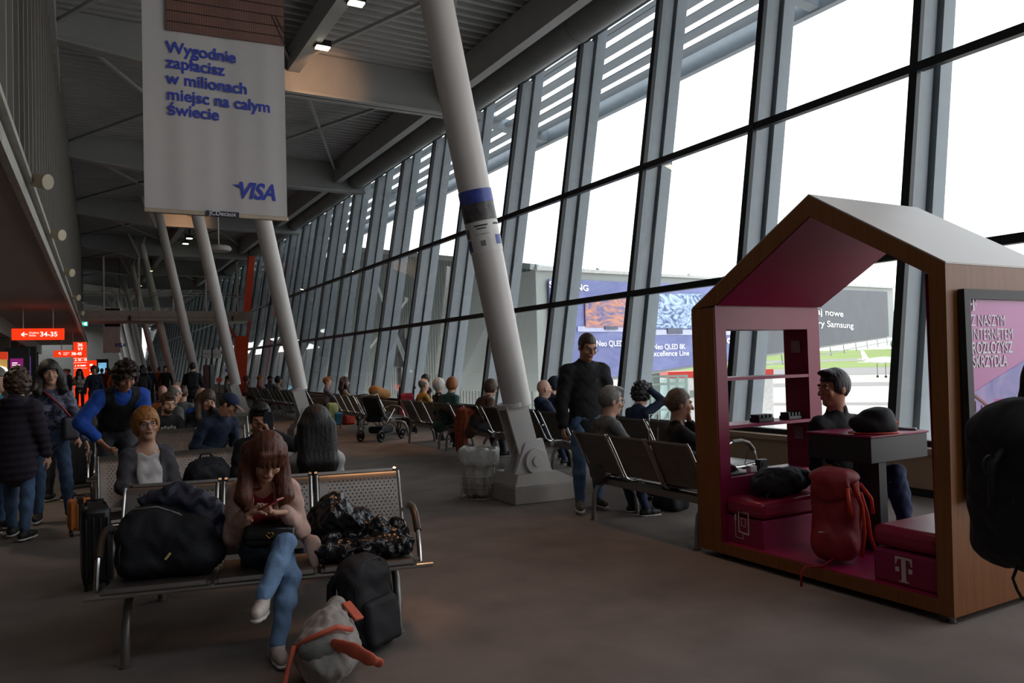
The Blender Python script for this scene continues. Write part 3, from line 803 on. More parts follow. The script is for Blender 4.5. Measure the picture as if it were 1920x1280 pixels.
# the two televisions pictured on the blue board
def pic_on(par, x0, y0, x1, y1, o, name, m):
    u0, u1 = upx(x0), upx(x1); um = (u0 + u1) / 2
    def zf(u, px, py):
        D = None
        P = Vector((A0[0], A0[1], 0)) + ux * (LJ * u); d = ray(px, py); t = P.length / math.hypot(d[0], d[1]); Z = CAM_H + d[2] * t
        return Z
    za, zb2, zc, zd = zf(u0, x0, y0), zf(u1, x1, y0), zf(u1, x1, y1), zf(u0, x0, y1)
    P0 = ux * (LJ * u0) + un * o; P1 = ux * (LJ * u1) + un * o
    z_ = lambda p, z: Vector((p.x, p.y, z))
    return MB().prism([z_(P0, zd), z_(P1, zc), z_(P1, zb2), z_(P0, za)], un * 0.02).build(name, m, par)
m_w = mat('board_white', 'f2f2f6', 0.5); m_lil = mat('board_lilac', 'b9bde0', 0.5)
pic_on(ad, 1076, 612, 1172, 622, 0.12, 'horizon_strip', m_lil)
pic_on(ad, 1216, 618, 1420, 628, 0.12, 'horizon_strip', m_lil)
pic_on(ad, 1090, 561, 1175, 614, 0.14, 'pictured_screen', wave_mat('screen_water', '565f93', 'd08a68', 1.0, (1, 1, 3), 3.0))
pic_on(ad, 1125, 612, 1149, 618, 0.165, 'screen_stand', mat('stand_grey', '4b5068', .5))
pic_on(ad, 1222, 551, 1312, 616, 0.14, 'pictured_screen', wave_mat('screen_waves', '3a4f82', 'b9d2f2', 0.9, (1, 1, 2), 5.0))
pic_on(ad, 1243, 615, 1271, 626, 0.165, 'screen_stand', mat('stand_grey', '4b5068', .5))
rj = frame_rot(ux, un)
if rj.col[1].z < 0: rj = frame_rot(-ux, un)
def text_on(par, body, px, py, h, lift, **kw):
    u = upx(px); P = Vector((A0[0], A0[1], 0)) + ux * (LJ * u); d = ray(px, py); t = P.length / math.hypot(d[0], d[1]); Z = CAM_H + d[2] * t
    dist = (P.length); size = h * t / FPX * 1.38
    return text('lettering', body, size, m_w, par, ux * (LJ * u) + un * lift + Vector((0, 0, Z)), rj, **kw)
text_on(ad, 'SAMSUNG', 1024, 539, 12, 0.14, off=0.008, sx=1.76)
text_on(ad, 'Neo QLED', 1107, 649, 11, 0.18, off=0.003, sx=1.40)
text_on(ad, 'Neo QLED 8K', 1214, 655, 10.5, 0.18, off=0.003, sx=1.50)
text_on(ad, 'Excellence Line', 1208, 668, 10.5, 0.18, off=0.003, sx=1.80)
text_on(ad, 'o', 1354, 643, 14, 0.18, off=0.02, sx=1.7)
text_on(ad2, 'Poznaj nowe', 1490, 586, 13.5, 0.14, off=0.006, sx=3.05)
text_on(ad2, 'telewizory Samsung', 1464, 608, 13.5, 0.14, off=0.006, sx=3.05)

# ribbed grey boarding pier running away along the glass
PA = atd(1002, 500, 24); PB = onx(685, 468, 11.6)
pier = thing('boarding_pier', 'ribbed grey boarding pier wall close outside the far windows', 'pier', (0, 0, 0))
pts = [(PA[0], PA[1], PA[2]), (PB[0], PB[1], PB[2]), (11.6, 128, PB[2] + 5)]
b = MB()
for (p, q) in zip(pts[:-1], pts[1:]):
    p, q = Vector(p), Vector(q); L = (q - p).xy.length; n = int(L / 0.22)
    nn = Vector((-(q - p).y, (q - p).x, 0)).normalized()
    if nn.x > 0: nn = -nn
    b.prism([(p.x, p.y, -4.5), (q.x, q.y, -4.5), (q.x, q.y, q.z), (p.x, p.y, p.z)], -nn * 2.5)
    for i in range(n):
        c = p + (q - p) * ((i + 0.5) / n)
        b.box((c.x + nn.x * 0.02, c.y + nn.y * 0.02, (c.z - 0.1 - 4.5) / 2), (0.09, 0.09, c.z - 0.1 + 4.5))
b.build('ribbed_wall', mat('pier_grey', 'a3a8a6', 0.6, 0, 0.04, 0.4), pier)
b = MB()
for (p, q) in zip(pts[:-1], pts[1:]): b.bar(Vector(p) + Vector((-0.06, 0, 0)), Vector(q) + Vector((-0.06, 0, 0)), 0.2, 0.18)
b.build('roof_edge', mat('bridge_edge', 'b9bbb8', 0.6), pier)
b = MB(); p = Vector(pts[0]); b.span((p.x - 0.1, p.y - 0.15, -4.5), (p.x + 1.6, p.y, p.z - 0.4)); b.build('end_panel', mat('pier_pale', 'b4b7b2', .6), pier)
for (x0, y0, x1, y1, X, w, nm, lab, mm) in ((776, 690, 784, 622, 10.6, 0.10, 'boom_post', 'yellow boom post outside the glass above the strollers', mat('boom_yellow', 'c9a02a', .5)),):
    p, q = onx(x0, y0, X), onx(x1, y1, X)
    b = MB(); mid = (p + q) / 2 + np.array([0, -0.12, 0]); b.tube([(p[0], p[1], -4.5), p, mid, q], w); o = b.build(nm, mm, None, smooth=True); tag(o, lab, 'post')
# dark cab and diagonal struts of the pier
p = onx(752, 662, 11.0)
t = thing('pier_cab', 'dark cab hanging on the ribbed pier outside', 'cab', (p[0], p[1], 0))
b = MB(); b.box((-0.1, 0, p[2]), (0.5, 1.1, 1.1)); b.box((-0.1, 0.0, p[2] + 0.7), (0.3, 0.6, 0.5)); b.build('cab_box', mat('cab_dark', '4a4d50', .5), t, bevel=0.03)
b = MB(); b.bar((-0.1, 0, p[2] - 0.4), (-0.1, 0.1, -4.5), 0.12, 0.12); b.build('leg', mat('cab_dark', '4a4d50', .5), t)
t = thing('pier_strut', 'pale diagonal steel brace seen through the windows behind the strollers', 'brace', (0, 0, 0))
b = MB()
for x0, y0, x1, y1 in ((640, 720, 762, 560), (820, 700, 840, 500), (770, 700, 700, 520)): b.bar(onx(x0, y0, 10.3), onx(x1, y1, 10.3), 0.12, 0.12)
b.build('brace_bars', mat('pier_pale', 'b4b7b2', .6), t)
# service truck, stair frame, small aircraft
p, q = atd(1253, 697, 44), atd(1330, 770, 44)
t = thing('service_truck', 'white service truck with a red roof band outside, left of the kiosk', 'truck', (p[0], p[1], -4.5))
rz = math.atan2(_R[1], _R[0]); t.rotation_euler = (0, 0, rz)
zt = p[2] + 4.5
b = MB(); b.span((0, 0, 0.7), (6, 2.4, zt - 0.35)); b.build('box_body', mat('truck_white', 'dcdcda', .4), t, bevel=0.06)
b = MB(); b.span((-0.02, -0.02, zt - 0.35), (6.02, 2.42, zt)); b.build('red_band', mat('truck_red', 'd8382c', .4), t)
b = MB(); b.span((1.2, -0.05, zt - 1.5), (2.6, 0.0, zt - 1.1)); b.build('side_vent', mat('vent', '8f9494', .5), t)
for x in (1.2, 4.8):
    for y in (0.1, 2.1):
        b = MB(); b.lathe([(0.5, -0.12), (0.5, 0.12)], (x, y, 0.5), 20, Matrix.Rotation(R(90), 3, 'X')); b.build('wheel', m_dark, t)
p = atd(1222, 706, 30)
t = thing('stair_tower', 'pale green glazed stair frame under the blue advert board', 'stair tower', (p[0], p[1], -4.5), rz)
b = MB(); zt = p[2] + 4.5
for x in (0, 0.65, 1.0, 1.35): b.bar((x, 0, 0), (x, 0, zt), 0.09, 0.09, (1, 0, 0))
for z in (zt, zt - 0.3, zt - 1.3, zt - 2.4): b.bar((-0.2, 0, z), (1.4, 0, z), 0.08, 0.08)
b.bar((0.4, 0.1, zt - 1.8), (1.3, 0.1, zt - 0.5), 0.12, 0.1); b.build('frame', mat('stair_green', '9fb3ae', .5), t)
b = MB(); b.span((-0.1, 0.3, 0), (1.4, 0.36, zt - 0.1)); b.build('panes', glass_mat('stair_glass', (0.75, 0.85, 0.85)), t)
# small white aircraft
D = 175
c = atd(1652, 675, D); c = Vector(c)
t = thing('small_aircraft', 'small white aircraft parked far out on the apron', 'aircraft', (c.x, c.y, -4.4), rz + R(12))
h = c.z + 4.4
m_ac = mat('aircraft_white', 'e8e8ec', .35)
b = MB()
prof = [(0.02, -4.6), (0.25, -4.2), (0.5, -2.5), (0.72, -0.5), (0.75, 1.2), (0.6, 2.8), (0.3, 3.7), (0.03, 4.1)]
b.lathe(prof, (0, 0, h), 18, Matrix.Rotation(R(90), 3, 'Y')); b.build('fuselage', m_ac, t, smooth=True)
b = MB(); b.prism([(-0.8, -7.2, h - 0.45), (0.2, -7.2, h - 0.45), (1.0, 0, h - 0.5), (-0.8, 0, h - 0.5)], (0, 0, 0.12)); b.prism([(-0.8, 0, h - 0.5), (1.0, 0, h - 0.5), (0.2, 7.2, h - 0.45), (-0.8, 7.2, h - 0.45)], (0, 0, 0.12)); b.build('wing', m_ac, t)
b = MB(); b.prism([(-4.7, -0.06, h + 0.1), (-3.2, -0.06, h + 0.4), (-4.4, -0.06, h + 2.3), (-5.2, -0.06, h + 2.3)], (0, 0.12, 0)); b.prism([(-4.8, -1.8, h + 0.3), (-4.0, -1.8, h + 0.3), (-3.8, 1.8, h + 0.3), (-4.8, 1.8, h + 0.3)], (0, 0, 0.08)); b.build('tail', m_ac, t)
for x, y in ((2.6, 0), (0, -1.4), (0, 1.4)):
    b = MB(); b.tube([(x, y, 0.25), (x, y, h - 0.4)], 0.06); b.lathe([(0.28, -0.1), (0.28, 0.1)], (x, y, 0.28), 14, Matrix.Rotation(R(90), 3, 'X')); b.build('landing_gear', m_dark, t)

# ================================================================ KIOSK
m_birch = mat('birch', 'a87a4e', 0.5, 0, 0.1, 3)
tt, bb = nodes_of(m_birch)
co = tt.nodes.new('ShaderNodeTexCoord'); mp = tt.nodes.new('ShaderNodeMapping'); mp.inputs['Scale'].default_value = (14, 14, 0.7)
nz = tt.nodes.new('ShaderNodeTexNoise'); nz.inputs['Scale'].default_value = 4; nz.inputs['Detail'].default_value = 5
rr_ = tt.nodes.new('ShaderNodeValToRGB'); rr_.color_ramp.elements[0].position = .3; rr_.color_ramp.elements[1].position = .75
rr_.color_ramp.elements[0].color = lin('764318') + (1,); rr_.color_ramp.elements[1].color = lin('8c5426') + (1,)
tt.links.new(co.outputs['Object'], mp.inputs[0]); tt.links.new(mp.outputs[0], nz.inputs[0]); tt.links.new(nz.outputs['Fac'], rr_.inputs[0]); tt.links.new(rr_.outputs[0], bb.inputs['Base Color'])
m_mag = mat('magenta', '8c1044', 0.42, 0, 0.03, 2)
m_magv = mat('magenta_vinyl', '8e1438', 0.32, 0, 0.04, 3, 0.05, 30)
m_ksheen = mat('kiosk_roof_sheen', 'b1a79f', 0.4, 0, 0.03, 2)  # grey tone imitates sky reflected in the wood laminate
m_black = mat('black_plastic', '17171a', 0.4, 0, 0.1)
KX, KB = 4.12, 5.28
def kp(px, py): q = onx(px, py, KX); return (q[1], q[2])
Lb, Le, Pk, Re, Rb = kp(1311, 1030), kp(1297, 580), kp(1515, 367), kp(1772, 494), kp(1790, 1160)
iLb, iLe, iPk, iRe, iRb = kp(1352, 1013), kp(1343, 571), kp(1517, 405), kp(1740, 512), kp(1758, 1117)
ZB = 0.045; ZI = 0.125
Lb, Rb = (Lb[0], ZB), (Rb[0], ZB); iLb, iRb = (iLb[0], ZI), (iRb[0], ZI)
ki = thing('charging_kiosk', 'house-shaped wooden charging kiosk with a magenta inside and pitched roof', 'kiosk', (KX, 0, 0))
DX = KB - KX
def v3(p, x=0.0): return (x, p[0], p[1])
b = MB()   # wooden shell: base, right wall, roof slabs, front edge of left wall
b.prism([v3(Lb), v3(Rb), v3((Rb[0], ZI)), v3((Lb[0], ZI))], (DX, 0, 0)); b.build('base', m_birch, ki)
b = MB(); b.prism([v3((Rb[0], ZI)), v3(iRb), v3(iRe), v3(Re)], (DX, 0, 0)); b.build('right_wall', m_birch, ki)
b = MB(); b.prism([v3(iRe), v3(Re), v3(Pk), v3(iPk)], (DX, 0, 0)); b.prism([v3(iPk), v3(Pk), v3(Le), v3(iLe)], (DX, 0, 0)); b.build('roof', m_birch, ki)
b = MB()
for p, q in ((Re, Pk), (Pk, Le)):
    d = 0.012
    b.prism([v3((p[0], p[1] + 0.002), 0.004), v3((q[0], q[1] + 0.002), 0.004), v3((q[0], q[1] + d), 0.004), v3((p[0], p[1] + d), 0.004)], (DX - 0.008, 0, 0))
b.build('roof_sheen', m_ksheen, ki)  # thin added sheet carrying the painted sky sheen of the wooden roof
# left wall with a shelved opening
yo, yi = Lb[0], iLb[0]
w0 = ony(1359, 620, yi)[0] - KX; w1 = ony(1513, 613, yi)[0] - KX
zh = ony(1430, 616, yi)[2]; zs = 0.585; zl1 = 1.325; zl2 = 0.965
b = MB()
b.span((0, yi, ZI), (w0, yo, Le[1])); b.span((w1, yi, ZI), (DX, yo, Le[1])); b.span((w0, yi, ZI), (w1, yo, zs)); b.span((w0, yi, zh), (w1, yo, Le[1]))
b.build('left_wall', m_birch, ki)
b = MB(); e = 0.006   # magenta linings
b.span((0.01, yi - e, ZI), (w0, yi, iLe[1])); b.span((w1, yi - e, ZI), (DX - .01, yi, iLe[1])); b.span((w0, yi - e, ZI), (w1, yi, zs)); b.span((w0, yi - e, zh), (w1, yi, iLe[1]))
b.span((w1 - e, yi - e, zs), (w1, yo, zh)); b.span((w0, yi - e, zs), (w0 + e, yo, zh)); b.span((w0, yi - e, zh - e), (w1, yo, zh)); b.span((w0, yi - e, zs), (w1, yo, zs + e))
b.span((0.01, iRb[0], ZI), (DX - .01, iRb[0] + e, iRe[1]))
for p, q in ((iRe, iPk), (iPk, iLe)): b.prism([v3(p, .01), v3(q, .01), v3((q[0], q[1] - e), .01), v3((p[0], p[1] - e), .01)], (DX - .02, 0, 0))
b.span((0.01, yi, ZI), (DX - .01, iRb[0], ZI + e))
b.build('lining', m_mag, ki)
for z in (zl1, zl2):
    b = MB(); b.span((w0, yi - 0.004, z - 0.012), (w1, yo - 0.002, z + 0.012)); b.build('shelf', m_mag, ki)
for z in (1.56, 0.86):
    b = MB(); b.box((w1 - 0.012, (yi + yo) / 2 - 0.01, z), (0.012, 0.09, 0.1)); b.build('socket_plate', mat('socket_grey', '9c8a92', .4), ki)
# seats
y1, y2 = iLb[0], onx(1431, 1000, KX + .05)[1]
sb = MB(); sb.span((0.05, y2, ZI), (DX - 0.03, y1 - e, 0.33)); sb.build('left_seat_box', m_mag, ki, bevel=0.006)
sb = MB(); sb.span((0.045, y2 - .005, 0.335), (DX - 0.03, y1 - e, 0.46)); sb.build('left_cushion', m_magv, ki, bevel=0.035)
y3 = onx(1636, 1040, KX + .05)[1]; y4 = iRb[0] + e
sb = MB(); sb.span((0.05, y4, ZI), (DX - 0.03, y3, 0.33)); sb.build('right_seat_box', m_mag, ki, bevel=0.02)
sb = MB(); sb.span((0.045, y4, 0.335), (DX - 0.03, y3 + 0.005, 0.465)); sb.build('right_cushion', m_magv, ki, bevel=0.045)
m_ic = mat('icon_white', 'c9b8b4', 0.5)
def tlogo(mb, c, w, h, ax, nz_, th=0.003):
    """the slab-serif T with its two squares; c lower centre, ax horizontal axis"""
    ax = Vector(ax); c = Vector(c); nz_ = Vector(nz_)
    def P(u, v): return c + ax * (u * w) + Vector((0, 0, v * h))
    mb.prism([P(-.5, 1), P(.5, 1), P(.5, .68), P(.45, .68), P(.36, .9), P(.13, .93), P(.13, .12), P(.17, .05), P(.3, .03), P(.3, 0), P(-.3, 0), P(-.3, .03), P(-.17, .05), P(-.13, .12), P(-.13, .93), P(-.36, .9), P(-.45, .68), P(-.5, .68)], nz_ * th)
    for s_ in (-1, 1): mb.prism([P(s_ * .28, .40), P(s_ * .5, .40), P(s_ * .5, .58), P(s_ * .28, .58)], nz_ * th)
    return mb
p, q = onx(1673, 1025, KX + .045), onx(1715, 1083, KX + .045)
b = MB(); tlogo(b, (0.047, (p[1] + q[1]) / 2, 0.155), 0.105, 0.145, (0, -1, 0), (-1, 0, 0)); b.build('letter_logo', m_ic, ki)
b = MB(); X = 0.048
def ib(a, c_): 
    (ax_, ay_), (bx_, by_) = a, c_
    p, q = onx(ax_, ay_, KX + X), onx(bx_, by_, KX + X); b.span((X - .003, p[1], p[2]), (X, q[1], q[2]))
def il(a, c_, w=0.006):
    p, q = onx(a[0], a[1], KX + X), onx(c_[0], c_[1], KX + X); b.bar((X - .001, p[1], p[2]), (X - .001, q[1], q[2]), w, 0.004, (1, 0, 0))
for s_ in (((1385, 957), (1403, 963)), ((1403, 963), (1404, 1003)), ((1404, 1003), (1386, 996)), ((1386, 996), (1385, 957))): il(*s_, w=0.009)
for s_ in (((1390, 971), (1398, 974)), ((1398, 974), (1398, 988)), ((1398, 988), (1391, 985)), ((1391, 985), (1390, 971)), ((1394, 998), (1394, 1010)), ((1394, 1010), (1380, 1006)), ((1380, 1006), (1379, 975))): il(*s_, w=0.004)
il((1379, 963), (1379, 975), 0.014)
b.build('tablet_icon', m_ic, ki)
# table
b = MB(); b.span((0.46, 3.30, 0.755), (1.08, 3.80, 0.925)); b.build('table_box', mat('table_black', '26252a', .45), ki, bevel=0.004)
b = MB(); b.span((0.45, 3.29, 0.925), (1.09, 3.81, 0.94)); b.build('table_top', m_mag, ki, bevel=0.003)
b = MB(); b.span((0.62, 3.36, ZI), (0.70, 3.56, 0.755)); b.build('table_leg', mat('table_black', '26252a', .45), ki)
for i, (x, y) in enumerate(((0.06, Lb[0] - 0.2), (0.06, Rb[0] + 0.05), (DX - .1, Lb[0] - .2), (DX - .1, Rb[0] + .05))):
    b = MB()
    if i == 1 or i == 3: b.tube([(x, y, 0.006), (x, y, ZB)], 0.02); b.lathe([(0.032, 0), (0.032, 0.008)], (x, y, 0), 16)
    else:
        b.lathe([(0.026, -0.012), (0.026, 0.012)], (x, y, 0.027), 16, Matrix.Rotation(R(90), 3, 'X')); b.bar((x, y, 0.03), (x, y, ZB), 0.03, 0.03)
    b.build('caster', m_black if i in (0, 2) else mat('foot_steel', '8d8a84', .3, .8), ki)
# framed poster on the right wall
PY = min(Rb[0], Re[0]) - 0.004
po = thing('poster_frame', 'pink framed advert poster on the side wall of the kiosk', 'poster', (KX, PY, 0))
def sp_(px, py): q = ony(px, py, PY - 0.03); return q[0] - KX, q[2]
fx0, fz1 = sp_(1806, 541); fx1 = 1.06; fz0 = 0.66
b = MB(); wd = 0.055
b.span((fx0, -0.035, fz1 - wd), (fx1, 0, fz1)); b.span((fx0, -0.035, fz0), (fx1, 0, fz0 + wd)); b.span((fx0, -0.035, fz0 + wd), (fx0 + wd, 0, fz1 - wd)); b.span((fx1 - wd, -0.035, fz0 + wd), (fx1, 0, fz1 - wd))
b.build('frame', mat('frame_dark', '1e2124', .6, 0), po)
px0, px1, pz0, pz1 = fx0 + wd, fx1 - wd, fz0 + wd, fz1 - wd
b = MB(); b.span((px0, -0.018, pz0), (px1, -0.004, pz1)); b.build('sheet', mat('poster_pink', 'c464ac', .4, 0, .05, 2), po)
pc = MB()
pc.prism([(px0, -0.02, pz0), (px1, -0.02, pz0), (px1, -0.02, pz0 + 0.8), (px0 + .25, -0.02, pz0 + 0.62), (px0, -0.02, pz0 + 0.54)], (0, 0.002, 0)); pc.build('sky_swoosh', wave_mat('poster_sky', '7d86cf', 'c3a6e0', 3, (1, 1, 1), 1.0), po)
pc = MB(); pc.bar((px0 + .02, -0.021, pz0 + .25), (px1, -0.021, pz0 + .74), 0.004, 0.016); pc.build('light_trail', m_w, po)
pc = MB()
for z in (0.40, 0.50): pc.bar((px0 + .01, -0.0215, pz0 + z + .04), (px0 + .2, -0.0215, pz0 + z - .06), 0.004, 0.014)
for u in (0.03, 0.09, 0.15): pc.bar((px0 + u, -0.0215, pz0 + .51 - u * .4), (px0 + u, -0.0215, pz0 + .43 - u * .4), 0.004, 0.005)
pc.build('printed_biplane', mat('plane_red', 'a8584c', .5), po)
pc = MB(); pc.prism([(px0 + .22, -0.0205, pz0 + .3), (px0 + .42, -0.0205, pz0 + .3), (px0 + .42, -0.0205, pz0 + .5), (px0 + .22, -0.0205, pz0 + .5)], (0, .002, 0)); pc.build('printed_block', mat('printed_magenta', 'd03aa0', .5), po)
lx0, lz = sp_(1821, 582)
b = MB(); tlogo(b, (px0 + .05, -0.02, lz), 0.055, 0.075, (1, 0, 0), (0, -1, 0)); b.build('letter_logo', m_w, po)
for s_, py, of in (('Z NASZYM', 611, 0.0), ('INTERNETEM', 637, 0.0), ('ROZŁOŻYSZ', 663, 0.0012), ('SKRZYDŁA', 689, 0.0012)):
    text('slogan_lettering', s_, 0.092, m_w, po, (px0 + .02, -0.021, sp_(1824, py)[1]), (R(90), 0, 0), off=of, sx=0.77)

# ================================================================ BENCHES
m_steel = mat('bench_steel', '8f8b86', 0.4, 0.7, 0.06, 8)
m_chrome = mat('bench_chrome', 'b9b6b2', 0.22, 0.95, 0.04)
m_perf = perf_mat('bench_perforated', '7c7670', 0.026, 0.0048)
m_pad = mat('arm_pad', '3a2c22', 0.4)
PITCH_S = 0.53
def bench(loc, rz, label, n=3, double=False, arms=True):
    t = thing('bench_seating', label, 'bench', loc, rz, 'perforated steel bench seating')
    L = n * PITCH_S
    seat_p = [(-0.352, 0.395), (-0.36, 0.412), (-0.352, 0.428), (-0.33, 0.432), (-0.2, 0.418), (-0.08, 0.408), (0.04, 0.410), (0.10, 0.425)]
    back_p = [(0.135, 0.452), (0.165, 0.50), (0.21, 0.585), (0.27, 0.69), (0.32, 0.775), (0.352, 0.825), (0.372, 0.832), (0.380, 0.818)]
    jt = [(0.375, 0.835), (0.34, 0.79), (0.26, 0.655), (0.185, 0.515), (0.14, 0.44), (0.08, 0.405), (0.0, 0.395), (-0.15, 0.40), (-0.355, 0.418)]
    for sd in ((1,) if not double else (1, -1)):
        for i in range(n):
            cx = (i - (n - 1) / 2) * PITCH_S
            def T(p): return [(sd * (y * 0.86 - 0.40) + 0.40, z) for y, z in p]
            a, c = cx - 0.235, cx + 0.235
            b = MB(); b.sheet(T(seat_p), a, c, 0.004 * sd); b.build('seat', m_perf, t, smooth=True)
            b = MB(); b.sheet(T(back_p), a, c, 0.004 * sd); b.build('backrest', m_perf, t, smooth=True)
            for x in (a - 0.012, c + 0.012):
                b = MB(); b.tube([(x, y, z) for y, z in T(jt)], 0.011, 8); b.build('side_tube', m_chrome, t, smooth=True)
        b = MB(); yy = sd * (-0.352 * 0.86 - 0.40) + 0.40; b.tube([(-L / 2 - (0.06 if double else 0.03), yy, 0.392), (L / 2 + (0.08 if double else 0.03), yy, 0.392)], 0.013, 8); b.build('front_rail', m_chrome, t, smooth=True)
        if arms:
            for x in (-L / 2 - 0.02, L / 2 + 0.02):
                pth = [(0.235, 0.625), (0.12, 0.655), (-0.02, 0.66), (-0.13, 0.63), (-0.21, 0.56), (-0.255, 0.47), (-0.27, 0.40)]
                b = MB(); b.tube([(x, y, z) for y, z in T(pth)], 0.013, 8); am = b.build('armrest', m_chrome, t, smooth=True)
                b = MB(); b.tube([(x, y, z) for y, z in T(pth[1:5])], 0.022, 10); b.build('arm_pad', m_pad, am, smooth=True)
    b = MB(); yb_ = 0.40 if double else 0.02
    for y in ((0.02, 0.78) if double else (0.02,)): b.box((0, y, 0.355), (L + 0.02, 0.10, 0.06))
    if double:
        for x in (-L / 2 + 0.2, L / 2 - 0.2): b.box((x, 0.4, 0.36), (0.06, 0.7, 0.05))
    b.build('beam', m_steel, t, bevel=0.004)
    fr = [(-0.02, 0.34), (-0.17, 0.335), (-0.27, 0.29), (-0.325, 0.19), (-0.345, 0.08), (-0.35, 0.0)]
    re = [(0.02, 0.34), (0.10, 0.32), (0.15, 0.25), (0.165, 0.12), (0.17, 0.0)]
    if double: fr = [(y + 0.16, z) for y, z in fr]; re = [(0.80 - y, z) for y, z in fr]
    for x in (-L / 2 + 0.10, L / 2 - 0.10):
        for pth in (fr, re):
            b = MB(); b.tube([(x, y, z) for y, z in pth], 0.023, 10); b.lathe([(0.03, 0), (0.03, 0.012)], (x, pth[-1][0], 0), 12); b.build('leg', m_steel, t, smooth=True)
    return t
HB = bench((0.91, 4.45, 0), R(-13), 'nearest perforated steel bench, carrying the woman on her phone and bags', double=True)
r2 = bench((0.90, 6.62, 0), 0, 'steel bench of the woman with glasses, second row from the camera')
r3 = dup(r2, (0.90, 9.3, 0), R(-5), 'steel bench in the third row behind the bending young man')
r4 = bench((1.25, 10.95, 0), R(-3), 'back-to-back steel bench in the fourth row with the bearded man', double=True)
WY = R(90)
XB = 5.69
B1 = dup(r2, (4.36, 5.26, 0), WY, 'steel bench beside the kiosk holding the grey-haired man and bun-haired person')
for y, lab in ((6.34, 'window-side steel bench of the person with a hand on the head'), (8.04, 'window-side steel bench of the bald man in navy, right of the nearest column'), (9.74, 'window-side steel bench just behind the nearest column foot and bin'),
               (11.44, 'window-side steel bench with the leaning red-haired person'), (13.14, 'window-side steel bench of the couple in yellow and polka dots'),
               (15.9, 'window-side steel bench behind the luggage strollers'), (17.6, 'window-side steel bench just right of the second column foot'), (21.6, 'window-side steel bench left of the second column foot'),
               (23.3, 'window-side steel bench next beyond the second column gap'), (25.0, 'window-side steel bench of the people with ginger hair and black cap'), (26.7, 'farthest but one window-side steel bench'), (28.4, 'farthest window-side steel bench by the third column')):
    dup(r2, (XB - 0.02, y, 0), WY, lab)

